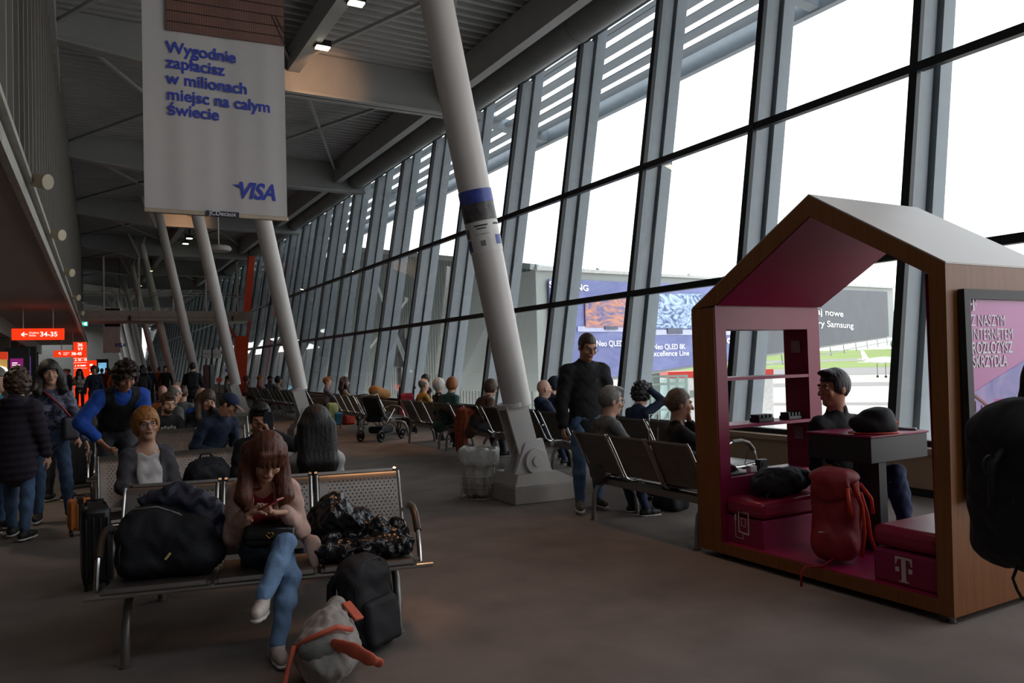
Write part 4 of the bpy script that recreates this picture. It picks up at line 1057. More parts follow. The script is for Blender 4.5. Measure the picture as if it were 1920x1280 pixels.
# ================================================================ SOFT SHAPES: blended distance fields, meshed with surface nets
def A(*p): return np.array(p, dtype=np.float64)
def nrm(v): v = np.asarray(v, float); return v / (np.linalg.norm(v) + 1e-12)
def rotm(pitch=0, yaw=0, roll=0):
    return np.array((Matrix.Rotation(R(yaw), 3, 'Z') @ Matrix.Rotation(R(pitch), 3, 'X') @ Matrix.Rotation(R(roll), 3, 'Y')))
class SDF:
    def __init__(s, vox): s.v = vox; s.ops = []; s.nz = None
    def cap(s, a, b, ra, rb=None, k=0.02, sq=None, op='+'):
        a = np.asarray(a, float); b = np.asarray(b, float); rb = ra if rb is None else rb
        lo = np.minimum(a - ra, b - rb); hi = np.maximum(a + ra, b + rb)
        s.ops.append((op, 'c', k, lo, hi, (a, b, ra, rb, sq))); return s
    def path(s, pts, rs, k=0.02, sq=None, op='+'):
        for i in range(len(pts) - 1): s.cap(pts[i], pts[i + 1], rs[i], rs[i + 1], k, sq, op)
        return s
    def ell(s, c, r, M=None, k=0.02, op='+'):
        c = np.asarray(c, float); r = np.asarray(r, float); M = np.eye(3) if M is None else np.asarray(M)
        e = np.sqrt(((M * r) ** 2).sum(1)); s.ops.append((op, 'e', k, c - e, c + e, (c, r, M))); return s
    def box(s, c, h, M=None, r=0.02, k=0.02, op='+'):
        c = np.asarray(c, float); h = np.asarray(h, float); M = np.eye(3) if M is None else np.asarray(M)
        e = np.abs(M) @ h; s.ops.append((op, 'b', k, c - e, c + e, (c, h, M, r))); return s
    def half(s, p, n): s.ops.append(('h', None, 0, None, None, (np.asarray(p, float), nrm(n)))); return s
    def noise(s, *waves): s.nz = waves; return s      # (amp, (fx,fy,fz), phase)
    def field(s):
        P_ = [o for o in s.ops if o[0] == '+']
        lo = np.min([o[3] for o in P_], 0) - 3.5 * s.v; hi = np.max([o[4] for o in P_], 0) + 3.5 * s.v
        n = np.ceil((hi - lo) / s.v).astype(int) + 1
        D = np.full(n, 9.0, np.float32)
        ax = [lo[i] + s.v * np.arange(n[i]) for i in range(3)]
        for op, ty, k, a, b, q in s.ops:
            if op == 'h':
                p, nn = q
                d = ((ax[0] - p[0]) * nn[0])[:, None, None] + ((ax[1] - p[1]) * nn[1])[None, :, None] + ((ax[2] - p[2]) * nn[2])[None, None, :]
                np.maximum(D, d, out=D); continue
            m = k + 3 * s.v
            i0 = np.clip(np.floor((a - m - lo) / s.v).astype(int), 0, n - 1); i1 = np.clip(np.ceil((b + m - lo) / s.v).astype(int) + 1, 1, n)
            if (i1 <= i0).any(): continue
            X = ax[0][i0[0]:i1[0]][:, None, None]; Y = ax[1][i0[1]:i1[1]][None, :, None]; Z = ax[2][i0[2]:i1[2]][None, None, :]
            if ty == 'c':
                p0, p1, ra, rb, sq = q; ab = p1 - p0; L2 = ab @ ab + 1e-12
                dx, dy, dz = X - p0[0], Y - p0[1], Z - p0[2]
                t = np.clip((dx * ab[0] + dy * ab[1] + dz * ab[2]) / L2, 0, 1)
                ex, ey, ez = dx - t * ab[0], dy - t * ab[1], dz - t * ab[2]
                if sq is not None:
                    nn, f = sq; g = (ex * nn[0] + ey * nn[1] + ez * nn[2]) * (1 / f - 1)
                    ex, ey, ez = ex + g * nn[0], ey + g * nn[1], ez + g * nn[2]
                d = np.sqrt(ex * ex + ey * ey + ez * ez) - (ra + (rb - ra) * t)
            else:
                c, r, M = q[:3]; dx, dy, dz = X - c[0], Y - c[1], Z - c[2]
                l = [dx * M[0, i] + dy * M[1, i] + dz * M[2, i] for i in range(3)]
                if ty == 'e':
                    k0 = np.sqrt(sum((l[i] / r[i]) ** 2 for i in range(3))); k1 = np.sqrt(sum((l[i] / r[i] ** 2) ** 2 for i in range(3))) + 1e-9
                    d = k0 * (k0 - 1) / k1
                else:
                    rr = q[3]; g = [np.abs(l[i]) - r[i] + rr for i in range(3)]
                    d = np.sqrt(sum(np.maximum(v, 0) ** 2 for v in g)) + np.minimum(np.maximum(np.maximum(g[0], g[1]), g[2]), 0) - rr
            S_ = D[i0[0]:i1[0], i0[1]:i1[1], i0[2]:i1[2]]
            d = d.astype(np.float32)
            if op == '-': d = -d
            h = np.maximum(k - np.abs(S_ - d), 0) / max(k, 1e-6)
            S_[...] = (np.minimum(S_, d) - h * h * k * 0.25) if op == '+' else (np.maximum(S_, d) + h * h * k * 0.25)
        if s.nz:
            for amp, f, ph in s.nz:
                w = np.sin(ax[0] * f[0] + ph)[:, None, None] + np.sin(ax[1] * f[1] + ph * 1.7)[None, :, None]
                D += (amp * np.sin(w * 1.3 + (ax[2] * f[2])[None, None, :])).astype(np.float32)
        return D, lo
    def mesh(s, name):
        D, lo = s.field(); S_ = D < 0
        c = np.zeros(tuple(d - 1 for d in D.shape), np.int8)
        corners = [(i, j, k) for i in (0, 1) for j in (0, 1) for k in (0, 1)]
        sl = lambda o: tuple(slice(o[a], D.shape[a] - 1 + o[a]) for a in range(3))
        for o in corners: c += S_[sl(o)]
        act = (c > 0) & (c < 8); ids = np.argwhere(act)
        if not len(ids): ids = np.zeros((0, 3), int)
        idx = np.full(act.shape, -1, np.int32); idx[act] = np.arange(len(ids))
        pos = np.zeros((len(ids), 3)); cnt = np.zeros(len(ids))
        i, j, k = ids.T
        vals = {o: D[i + o[0], j + o[1], k + o[2]] for o in corners}
        for o in corners:
            for a in range(3):
                if o[a]: continue
                o2 = tuple(o[x] + (x == a) for x in range(3))
                d1, d2 = vals[o], vals[o2]; m = (d1 < 0) != (d2 < 0)
                t = d1[m] / (d1[m] - d2[m]); p = np.tile(np.array(o, float), (m.sum(), 1)); p[:, a] += t
                pos[m] += p; cnt[m] += 1
        pos = (pos / np.maximum(cnt, 1)[:, None] + ids) * s.v + lo
        quads = []
        for a in range(3):
            b_, c_ = (a + 1) % 3, (a + 2) % 3
            s0 = [slice(None)] * 3; s1 = [slice(None)] * 3; s0[a] = slice(0, -1); s1[a] = slice(1, None)
            for q in (b_, c_):
                s0[q] = slice(1, -1); s1[q] = slice(1, -1)
            f0, f1 = S_[tuple(s0)], S_[tuple(s1)]
            for flip in (False, True):
                e = np.argwhere(f0 & ~f1 if not flip else ~f0 & f1)
                if not len(e): continue
                e[:, b_] += 1; e[:, c_] += 1
                def cell(db, dc):
                    q = e.copy(); q[:, b_] += db; q[:, c_] += dc; return idx[q[:, 0], q[:, 1], q[:, 2]]
                Q = np.stack([cell(-1, -1), cell(0, -1), cell(0, 0), cell(-1, 0)], 1)
                quads.append(Q[:, ::-1] if flip else Q)
        Q = np.concatenate(quads) if quads else np.zeros((0, 4), int)
        Q = Q[(Q >= 0).all(1)]
        me = bpy.data.meshes.new(name)
        me.vertices.add(len(pos)); me.vertices.foreach_set('co', pos.astype(np.float32).ravel())
        me.loops.add(Q.size); me.loops.foreach_set('vertex_index', Q.astype(np.int32).ravel())
        me.polygons.add(len(Q)); me.polygons.foreach_set('loop_start', np.arange(0, Q.size, 4, dtype=np.int32))
        try: me.polygons.foreach_set('loop_total', np.full(len(Q), 4, np.int32))
        except Exception: pass
        me.update(calc_edges=True); me.validate()
        me.polygons.foreach_set('use_smooth', [True] * len(me.polygons))
        return me
    def build(s, name, m, parent=None):
        return link(name, s.mesh(name), m, parent)

# ================================================================ PEOPLE
def ik(a, t, l1, l2, pole):
    a, t = np.asarray(a, float), np.asarray(t, float); d = t - a; L = np.linalg.norm(d)
    mx_ = (l1 + l2) * 0.995
    if L > mx_: t = a + d / L * mx_; d = t - a; L = mx_
    L = max(L, abs(l1 - l2) + 0.02)
    u = nrm(d); x = (l1 * l1 - l2 * l2 + L * L) / (2 * L); h = math.sqrt(max(l1 * l1 - x * x, 0))
    p = np.asarray(pole, float); p = nrm(p - u * (p @ u))
    return a + u * x + p * h, t
m_skin = {'fair': mat('skin_fair', 'c99a82', 0.5, 0, 0.06, 9), 'warm': mat('skin_warm', 'b98468', 0.5, 0, 0.06, 9), 'pink': mat('skin_pink', 'd0a08c', 0.5, 0, 0.06, 9)}
m_eye = mat('eye_white', 'd8d0ca', 0.25); m_iris = mat('eye_iris', '2c201a', 0.2); m_lip = mat('lips', '9a564c', 0.45); m_gl = mat('spectacle_frame', '2a1c20', 0.3)
def cloth(name, col, rough=0.85, **kw): return mat(name, col, rough, 0, kw.pop('var', 0.12), kw.pop('vs', 14), kw.pop('bump', 0.25), kw.pop('bs', 120), **kw)
m_den = cloth('denim', '47607f', var=0.25, vs=9); m_denl = cloth('denim_light', '6f8cae', var=0.22, vs=9); m_dend = cloth('denim_dark', '2b3a58', var=0.25, vs=9)
m_blk = cloth('cloth_black', '17181b'); m_navy = cloth('cloth_navy', '1c2740'); m_char = cloth('cloth_charcoal', '33343a'); m_sole = mat('sole_white', 'c9c6c0', 0.5)
def hairm(n, c_): return mat('hair_' + n, c_, 0.42, 0, 0.4, 40, 0.5, 160)
h_brown = hairm('brown', '3a241a'); h_dark = hairm('dark', '15110f'); h_ginger = hairm('ginger', '9a5a2c'); h_grey = hairm('grey', '6d6964'); h_white = hairm('white', 'c6c2ba'); h_mid = hairm('mid', '4a3526')

def hand(S, w, d, n, side, vox, curl=35, spread=0.0, thumb=0.5, k=0.004):
    """palm, four fingers of different lengths with two bends each, thumb from the side of the palm"""
    d = nrm(d); n = nrm(n - d * (n @ d)); x = np.cross(d, n)
    x = x * side
    S.box(w + d * 0.050, (0.040, 0.050, 0.014), np.stack([x, d, n], 1), 0.013, 0.012)
    for i, L in enumerate((0.070, 0.080, 0.074, 0.058)):
        b = w + d * (0.094 - 0.006 * (i == 3)) + x * ((i - 1.5) * -0.0215)
        a1, a2 = R(curl * (0.7 + 0.12 * i)), R(curl * (1.7 + 0.12 * i))
        fx_ = d + x * ((1.5 - i) * spread)
        d1 = nrm(fx_) * math.cos(a1) + n * math.sin(a1); d2 = nrm(fx_) * math.cos(a2) + n * math.sin(a2)
        p1 = b + d1 * L * 0.5; p2 = p1 + d2 * L * 0.5
        S.cap(b - d * 0.01, p1, 0.0095, 0.0088, k).cap(p1, p2, 0.0088, 0.0074, k)
    b = w + d * 0.03 + x * 0.034
    d1 = nrm(d * 0.6 + x * 0.75 + n * thumb); p1 = b + d1 * 0.038; d2 = nrm(d * 0.95 + x * 0.25 + n * thumb); p2 = p1 + d2 * 0.032
    S.cap(b - x * 0.01, p1, 0.0125, 0.0105, 0.008).cap(p1, p2, 0.0105, 0.0085, k)

def person(label, at=None, pos=None, yaw=0, h=1.72, sit=None, lean=4, side_lean=0, head=(0, 0, 0), neck=0, LH=None, RH=None, LF=None, RF=None, lp=None, rp=None, lkp=None, rkp=None,
           Lh={}, Rh={}, skin='fair', top=None, top_name='jacket', top_kw={}, open_=None, under=None, legs=None, shoe=None, hair=('short', None), sex='m', fat=1.0, vox=0.011, group=None, skirt=None,
           sleeves=True, face=0, glasses=False, hood=False, extra=None, sit_depth=0.0, hem=-0.06, autoscale=True, collar=True, beard=None, over=None, ang=0):
    """a figure facing local -Y; at=(px, py, axis, value) puts the crown of the head under that picture point at that depth"""
    hs = h / 1.75 * 1.04
    def skel(s):
        K = {}
        hipz = (sit + 0.095) if sit is not None else 0.935 * s
        K['hip'] = A(0, 0, hipz)
        sp = A(math.sin(R(side_lean)), -math.sin(R(lean)), math.cos(R(lean))); sp = nrm(sp)
        fw = nrm(A(0, -1, 0) - sp * (A(0, -1, 0) @ sp)); rt = np.cross(fw, sp)        # rt: the figure's left-hand side is +x
        K['sp'], K['fw'] = sp, fw
        lx = np.cross(sp, fw) * -1; lx = nrm(A(1, 0, 0) - sp * sp[0]); K['lx'] = lx
        K['neck'] = K['hip'] + sp * 0.525 * s
        nv = nrm(sp * 0.55 + A(0, -math.sin(R(neck)), math.cos(R(neck))) * 0.45)
        H = rotm(head[0], head[1], head[2]); K['H'] = H                              # pitch>0 looks down
        K['hc'] = K['neck'] + nv * 0.075 * s + (H @ A(0, -0.018, 0.115)) * hs
        K['top'] = K['hc'] + H @ A(0, 0.01, 0.118) * hs
        sw = 0.178 if sex == 'm' else 0.158
        K['sL'] = K['hip'] + sp * 0.455 * s + lx * sw * s; K['sR'] = K['hip'] + sp * 0.455 * s - lx * sw * s
        return K
    s = h / 1.75; hs = s * 1.04
    if at is not None:
        px, py, axn, val = at
        Wp = {'X': onx, 'Y': ony}[axn](px, py, val) if axn in 'XY' else atd(px, py, val)
        if autoscale:
            for _ in range(6):
                K = skel(s); dz = Wp[2] - K['top'][2]; s = min(max(s + dz / (0.9 if sit is not None else 1.68), 0.80), 1.16)
        K = skel(s); c, sn = math.cos(yaw), math.sin(yaw); tx, ty = K['top'][0], K['top'][1]
        pos = (Wp[0] - (c * tx - sn * ty), Wp[1] - (sn * tx + c * ty))
        if abs(Wp[2] - K['top'][2]) > 0.03: print('HEADZ', label[:40], 's=%.2f dz=%.3f' % (s, Wp[2] - K['top'][2]))
    K = skel(s)
    root = thing('person', label, 'person', (pos[0], pos[1], 0), yaw, group)
    hip, sp, fw, lx, neckb, hc, H = K['hip'], K['sp'], K['fw'], K['lx'], K['neck'], K['hc'], K['H']
    hw = (0.088 if sex == 'm' else 0.092) * s
    hl, hr = hip + A(hw, 0, 0), hip - A(hw, 0, 0)
    ua, fa = 0.285 * s, 0.25 * s; th, sh = 0.425 * s, 0.415 * s
    def dflt_hand(sd): return (K['sL'] if sd > 0 else K['sR']) + A(sd * 0.10, -0.06, -0.50) * s if sit is None else hip + A(sd * 0.13, -0.34, 0.08)
    LH = LH(K, s) if callable(LH) else LH; RH = RH(K, s) if callable(RH) else RH
    hL = np.asarray(LH if LH is not None else dflt_hand(1), float); hR = np.asarray(RH if RH is not None else dflt_hand(-1), float)
    eL, hL = ik(K['sL'], hL, ua, fa, lp if lp is not None else A(0.5, 0.8, -0.35)); eR, hR = ik(K['sR'], hR, ua, fa, rp if rp is not None else A(-0.5, 0.8, -0.35))
    ank = 0.085 * s
    def dflt_foot(sd): return A(sd * 0.10, -0.02, ank) if sit is None else A(sd * 0.12, -0.50 * s - sit_depth, ank)
    fL = np.asarray(LF if LF is not None else dflt_foot(1), float); fR = np.asarray(RF if RF is not None else dflt_foot(-1), float)
    kL, fL = ik(hl, fL, th, sh, lkp if lkp is not None else A(0.12, -1, 0.25)); kR, fR = ik(hr, fR, th, sh, rkp if rkp is not None else A(-0.12, -1, 0.25))
    def toe(k_, f_, o):
        d = o if o is not None else A(0, -1, 0); return nrm(A(d[0], d[1], d[2]))
    hd = lambda x, y, z: hc + H @ (A(x, y, z) * hs)
    # ---- body
    S = SDF(vox)
    S.ell(hd(0, 0.012, 0.022), A(0.074, 0.094, 0.100) * hs, H, 0.02).ell(hd(0, -0.022, -0.045), A(0.058, 0.066, 0.078) * hs, H, 0.03)
    S.ell(hd(0, -0.062, -0.100), A(0.027, 0.022, 0.020) * hs, H, 0.025)
    S.cap(hd(0, -0.088, 0.006), hd(0, -0.112, -0.034), 0.010 * hs, 0.0145 * hs, 0.012)
    if vox < 0.013:
        S.cap(hd(-0.035, -0.083, 0.022), hd(0.035, -0.083, 0.022), 0.012 * hs, 0.012 * hs, 0.012)
        for sd in (-1, 1):
            S.ell(hd(sd * 0.034, -0.098, 0.003), A(0.016, 0.013, 0.010) * hs, H, 0.008, '-')
            S.ell(hd(sd * 0.042, -0.066, -0.03), A(0.022, 0.02, 0.022) * hs, H, 0.02)
        S.cap(hd(-0.016, -0.088, -0.066), hd(0.016, -0.088, -0.066), 0.009 * hs, 0.009 * hs, 0.008)
    for sd in (-1, 1): S.ell(hd(sd * 0.077, 0.012, -0.012), A(0.011, 0.021, 0.032) * hs, H, 0.008)
    S.cap(neckb - sp * 0.03, hd(0, 0.012, -0.06), 0.062 * hs, 0.055 * hs, 0.03)
    yq = (fw, 0.62)
    S.cap(hip + sp * 0.02, hip + sp * 0.40 * s, 0.125 * s * fat, 0.14 * s, 0.05, yq)
    S.cap(K['sL'] * .94 + K['sR'] * .06, K['sR'] * .94 + K['sL'] * .06, 0.05 * s, 0.05 * s, 0.06)
    aR = 0.92 if sex == 'f' else 1.0
    for (sd, sh_, el, ha, kw) in ((1, K['sL'], eL, hL, Lh), (-1, K['sR'], eR, hR, Rh)):
        S.cap(sh_, el, 0.046 * s * aR, 0.037 * s * aR, 0.02).cap(el, ha, 0.038 * s * aR, 0.026 * s * aR, 0.015)
        d_ = kw.get('d'); n_ = kw.get('n')
        d_ = nrm(ha - el) if d_ is None else nrm(d_); n_ = (-lx * sd if n_ is None else nrm(n_))
        if abs(d_ @ n_) > 0.95: n_ = fw
        hand(S, ha + d_ * 0.01, d_, A(*n_) if not isinstance(n_, np.ndarray) else n_, kw.get('side', sd), vox, kw.get('curl', 30), kw.get('spread', 0.03), kw.get('thumb', 0.4), 0.003 if vox < 0.008 else 0.006)
    for (hp, kn, ft) in ((hl, kL, fL), (hr, kR, fR)):
        S.cap(hp, kn, 0.072 * s, 0.048 * s, 0.03).cap(kn, ft, 0.047 * s, 0.034 * s, 0.02)
    body = S.build('body', m_skin[skin], root)
    # ---- face
    if face:
        b = MB(); q = Matrix(H.tolist())
        for sd in (-1, 1): b.ball(hd(sd * 0.033, -0.079, 0.003), (0.0145 * hs, 0.012 * hs, (0.0062 if face > 0 else 0.004) * hs), 12, 8, q)
        b.build('eyes', m_eye, root, smooth='all')
        b = MB()
        for sd in (-1, 1): b.ball(hd(sd * 0.033, -0.0885, 0.0015), (0.0058 * hs, 0.0035 * hs, 0.0052 * hs), 10, 6, q)
        b.build('irises', m_iris, root, smooth='all')
        b = MB(); b.tube([hd(-0.024, -0.089, -0.064), hd(-0.010, -0.0975, -0.061), hd(0, -0.0985, -0.063), hd(0.010, -0.0975, -0.061), hd(0.024, -0.089, -0.064)], [0.002 * hs, 0.0055 * hs, 0.006 * hs, 0.0055 * hs, 0.002 * hs], 8)
        b.build('lips', m_lip, root, smooth='all')
        if hair[1] is not None:
            b = MB()
            for sd in (-1, 1): b.tube([hd(sd * 0.017, -0.096, 0.021), hd(sd * 0.034, -0.0955, 0.027), hd(sd * 0.053, -0.083, 0.020)], [0.003 * hs, 0.0042 * hs, 0.002 * hs], 6)
            b.build('eyebrows', hair[1], root, smooth='all')
    if glasses:
        b = MB()
        for sd in (-1, 1):
            pts = [hd(sd * 0.034 + 0.025 * math.cos(t_), -0.106 + 0.006 * abs(math.cos(t_)), 0.0 + 0.018 * math.sin(t_)) for t_ in np.linspace(0, 2 * math.pi, 17)[:-1]]
            b.tube(pts, 0.0024, 6, closed=True); b.tube([hd(sd * 0.059, -0.100, 0.006), hd(sd * 0.079, 0.01, 0.004)], 0.002, 6)
        b.tube([hd(-0.010, -0.108, 0.004), hd(0.010, -0.108, 0.004)], 0.0022, 6)
        b.build('glasses', m_gl if glasses is True else glasses, root, smooth='all')
    # ---- top
    fold = ((0.0035, (31, 27, 38), 0.6), (0.002, (67, 58, 71), 2.1))
    def torso(S, g, hem_, sleeves_, arm_g=0.016, yq_=0.64):
        w0, w1 = (0.150 if sex == 'm' else 0.145), (0.152 if sex == 'm' else 0.138)
        S.cap(hip + sp * hem_ * s, hip + sp * 0.18 * s, (w0 * fat + g * 1.1) * s, ((w0 - 0.008) * fat + g) * s, 0.05, (fw, yq_))
        S.cap(hip + sp * 0.18 * s, hip + sp * 0.40 * s, ((w0 - 0.008) * fat + g) * s, (w1 + g) * s, 0.05, (fw, yq_))
        S.cap(K['sL'] * .93 + K['sR'] * .07, K['sR'] * .93 + K['sL'] * .07, (0.056 + g) * s, (0.056 + g) * s, 0.06)
        S.cap(neckb - sp * 0.06 * s, neckb + sp * 0.0, (0.080 + g * .6) * s, (0.066 + g * .4) * s, 0.05)
        if sex == 'f':
            for sd in (-1, 1): S.ell(hip + sp * 0.315 * s + fw * (0.085 * s) + lx * sd * 0.068 * s, A(0.066, 0.060, 0.066) * s * (0.9 + 0.2 * (fat - 1)), None, 0.05)
        if fat > 1.1: S.ell(hip + sp * 0.13 * s + fw * 0.06 * s, A(0.135, 0.115, 0.14) * s * fat, None, 0.08)
        if sleeves_:
            for (sh_, el, ha) in ((K['sL'], eL, hL), (K['sR'], eR, hR)):
                e = sleeves_ if isinstance(sleeves_, float) else 0.97
                S.cap(sh_, el, (0.052 + arm_g + g * .3) * s, (0.042 + arm_g) * s, 0.03)
                if e > 0.4: S.cap(el, el + (ha - el) * e, (0.042 + arm_g) * s, (0.031 + arm_g) * s, 0.02)
    if top is not None:
        S = SDF(vox); puff = top_kw.get('g', 0.012)
        torso(S, puff, hem, sleeves, top_kw.get('arm', 0.014))
        if collar: S.cap(neckb + sp * 0.005, neckb + sp * 0.035 * s, 0.074 * s, 0.070 * s, 0.015)
        if hood: S.ell(neckb - fw * 0.085 * s + sp * 0.0, A(0.12, 0.075, 0.085) * s, None, 0.04); 
        if open_:
            wd = open_
            S.box(hip + sp * 0.25 * s + fw * 0.16 * s, A(wd, 0.30, 0.16) * s if False else (wd * s, 0.145 * s, 0.42 * s), np.stack([lx, -fw, sp], 1), 0.01, 0.01, '-')
        if sleeves:  # open cuffs
            for (el, ha) in ((eL, hL), (eR, hR)): pass
        S.cap(neckb + sp * 0.02 + fw * 0.0, hd(0, -0.0, -0.05), 0.060 * s, 0.064 * s, 0.008, None, '-')
        S.noise(*(top_kw.get('noise') or fold)); S.build(top_name, top, root)
    if under is not None:
        S = SDF(vox); torso(S, 0.001, hem - 0.0, 0.25 if top is None else False)
        S.ell(neckb + fw * 0.05 * s + sp * 0.02, A(0.062, 0.10, 0.075 + 0.02 * (sex == 'f')) * s, None, 0.01, '-')
        S.noise(*fold); S.build('shirt', under, root)
    if over is not None:
        S = SDF(vox); torso(S, 0.020, hem - 0.02, False); S.ell(neckb + fw * 0.06 * s + sp * 0.03, A(0.075, 0.13, 0.12) * s, None, 0.01, '-'); S.noise(*fold); S.build('vest', over, root)
    # ---- trousers
    if legs is not None:
        S = SDF(vox); lg = 0.010
        S.cap(hip + sp * 0.075 * s, hip - A(0, 0, 0.01), (0.140 * fat) * s, 0.150 * s * fat ** .6, 0.05, (fw if sit is None else A(0, -1, 0), 0.72))
        for (hp, kn, ft) in ((hl, kL, fL), (hr, kR, fR)):
            S.cap(hp, kn, 0.085 * s * fat ** .5, (0.056 + lg) * s, 0.03)
            S.cap(kn, kn + (ft - kn) * 0.35, (0.056 + lg) * s, (0.056 + lg) * s, 0.02).cap(kn + (ft - kn) * 0.35, kn + (ft - kn) * 0.94, (0.056 + lg) * s, (0.038 + lg) * s, 0.02)
        S.noise((0.003, (33, 29, 41), 1.2), (0.002, (75, 66, 60), 0.4)); S.build('trousers', legs, root)
    # ---- shoes
    if shoe is not None:
        upper, sole = shoe if isinstance(shoe, tuple) else (shoe, m_sole)
        for i, (kn, ft, o) in enumerate(((kL, fL, (lp_toe if False else None)), (kR, fR, None))):
            sd = 1 if i == 0 else -1
            shin = nrm(ft - kn); d = nrm(A(sd * 0.18, -1, 0))
            if ft[2] > 0.13 * s:      # foot off the floor follows the shin
                d = nrm(np.cross(np.cross(shin, d), shin) * 0.8 + shin * 0.45)
            dn = nrm(-A(0, 0, 1) + d * (A(0, 0, 1) @ d)); hl_ = ft + dn * 0.038 * s - d * 0.045 * s
            t1 = hl_ + d * 0.13 * s; t2 = hl_ + d * 0.205 * s
            S = SDF(min(vox, 0.009))
            S.cap(hl_, t1, 0.039 * s, 0.040 * s, 0.02).cap(t1, t2, 0.040 * s, 0.030 * s, 0.02).cap(ft - shin * 0.03, hl_ + d * 0.05 * s, 0.045 * s, 0.042 * s, 0.02)
            S.half(hl_ + dn * 0.030 * s, dn); so = S.build('shoe', upper, root)
            S = SDF(min(vox, 0.009)); x_ = np.cross(d, dn)
            S.cap(hl_ + dn * 0.037 * s, t1 + dn * 0.037 * s, 0.042 * s, 0.044 * s, 0.01).cap(t1 + dn * 0.037 * s, t2 + dn * 0.036 * s, 0.044 * s, 0.034 * s, 0.01)
            S.half(hl_ + dn * 0.046 * s, dn).half(hl_ + dn * 0.026 * s, -dn); S.build('sole', sole, so)
    # ---- hair
    kind, hm = hair[0], hair[1]
    if kind and kind != 'bald' and hm is not None:
        S = SDF(min(vox, 0.011)); g = {'short': 0.008, 'crop': 0.004, 'long': 0.024, 'bob': 0.018, 'curly': 0.03, 'bun': 0.008, 'fringe': 0.004, 'mop': 0.026, 'cap': 0.006}[kind]
        S.ell(hd(0, 0.016, 0.026), (A(0.078, 0.098, 0.103) + g) * hs, H, 0.02)
        if kind in ('curly', 'mop', 'bob'): S.ell(hd(0, 0.03, -0.01), (A(0.080, 0.085, 0.09) + g * .8) * hs, H, 0.03)
        cut = {'short': 0.045, 'crop': 0.05, 'fringe': 0.02, 'long': 0.035, 'bob': 0.03, 'curly': 0.03, 'bun': 0.05, 'mop': 0.04, 'cap': 0.04}[kind]
        fz = -0.085 if kind in ('long', 'bob', 'curly', 'mop') else -0.04
        S.box(hd(0, -0.10, cut - 0.15), A(0.064, 0.062 if kind != 'bun' else 0.08, 0.15) * hs, H, 0.02, 0.015, '-')
        S.box(hd(0, -0.09, fz - 0.10), A(0.2, 0.09, 0.10) * hs, H, 0.02, 0.01, '-') if kind in ('short', 'crop', 'bun', 'fringe', 'cap') else None
        if kind in ('short', 'crop', 'fringe', 'cap'): S.half(hd(0, 0.05, -0.055), H @ A(0, -0.35, -1))
        if kind == 'mop': S.ell(hd(0, -0.05, 0.115), A(0.07, 0.05, 0.03) * hs, H, 0.02)
        if kind == 'fringe': S.half(hd(0, 0, 0.045), H @ A(0, -0.45, 1))
        if kind == 'short': S.ell(hd(0, -0.05, 0.105), A(0.06, 0.055, 0.024) * hs, H, 0.02)
        if kind == 'bun': S.ell(hd(*((extra or {}).get('bun', (0, 0.10, 0.07)))), A(0.042, 0.04, 0.042) * hs, H, 0.015)
        if kind == 'long':
            dn_ = A(0, 0, -1); bk = H @ A(0, 1, 0)
            L = extra['hair_len'] if extra and 'hair_len' in extra else 0.28
            for x in (-0.075, -0.025, 0.025, 0.075):
                p0 = hd(x, 0.075, 0.0); S.path([p0, p0 + (dn_ * L * .55 + bk * 0.03) * hs, p0 + (dn_ * L + bk * 0.015) * hs], [0.056 * hs, 0.056 * hs, 0.030 * hs], 0.03)
            for sd in (-1, 1):
                p0 = hd(sd * 0.082, 0.01, 0.02); p1 = hd(sd * 0.098, -0.005, -0.09); S.path([p0, p1, p1 + (dn_ * L * .55 + fw * 0.05 + lx * sd * 0.015) * hs, p1 + (dn_ * L * .8 + fw * 0.065) * hs], [0.036 * hs, 0.044 * hs, 0.046 * hs, 0.020 * hs], 0.02)
                if extra and extra.get('bangs'):
                    for x in (0.012, 0.035, 0.055): S.cap(hd(sd * x, -0.085, 0.085), hd(sd * x * 1.15, -0.112 + 0.5 * x * x * 10, 0.018), 0.018 * hs, 0.011 * hs, 0.012)
        if kind in ('curly', 'mop'): S.noise((0.009, (95, 88, 102), 0.3), (0.006, (170, 150, 160), 1.9))
        else: S.noise((0.0016, (210, 70, 14), 0.8), (0.001, (330, 120, 20), 0.1))
        S.build('hair', hm, root)
    if beard is not None:
        S = SDF(min(vox, 0.01)); S.ell(hd(0, -0.028, -0.075), A(0.060, 0.066, 0.058) * hs, H, 0.02); S.box(hd(0, -0.09, -0.01), A(0.05, 0.06, 0.036) * hs, H, .01, .01, '-'); S.half(hd(0, 0.03, 0), H @ A(0, 1, 0)); S.noise((0.003, (150, 140, 130), .4)); S.build('beard', beard, root)
    if kind == 'cap':
        S = SDF(0.008); S.ell(hd(0, 0.012, 0.045), A(0.090, 0.108, 0.090) * hs, H, 0.01); S.half(hd(0, 0, 0.03), H @ A(0, 0.05, -1))
        cp = S.build('cap_crown', extra['cap'], root)
        S = SDF(0.006); S.ell(hd(0, -0.115, 0.036), A(0.075, 0.075, 0.010) * hs, H @ rotm(12), 0.01); S.build('cap_peak', extra.get('peak', extra['cap']), cp)
    Kx = dict(K); Kx.update(root=root, s=s, hL=hL, hR=hR, eL=eL, eR=eR, kL=kL, kR=kR, fL=fL, fR=fR, hd=hd, pos=pos)
    return Kx

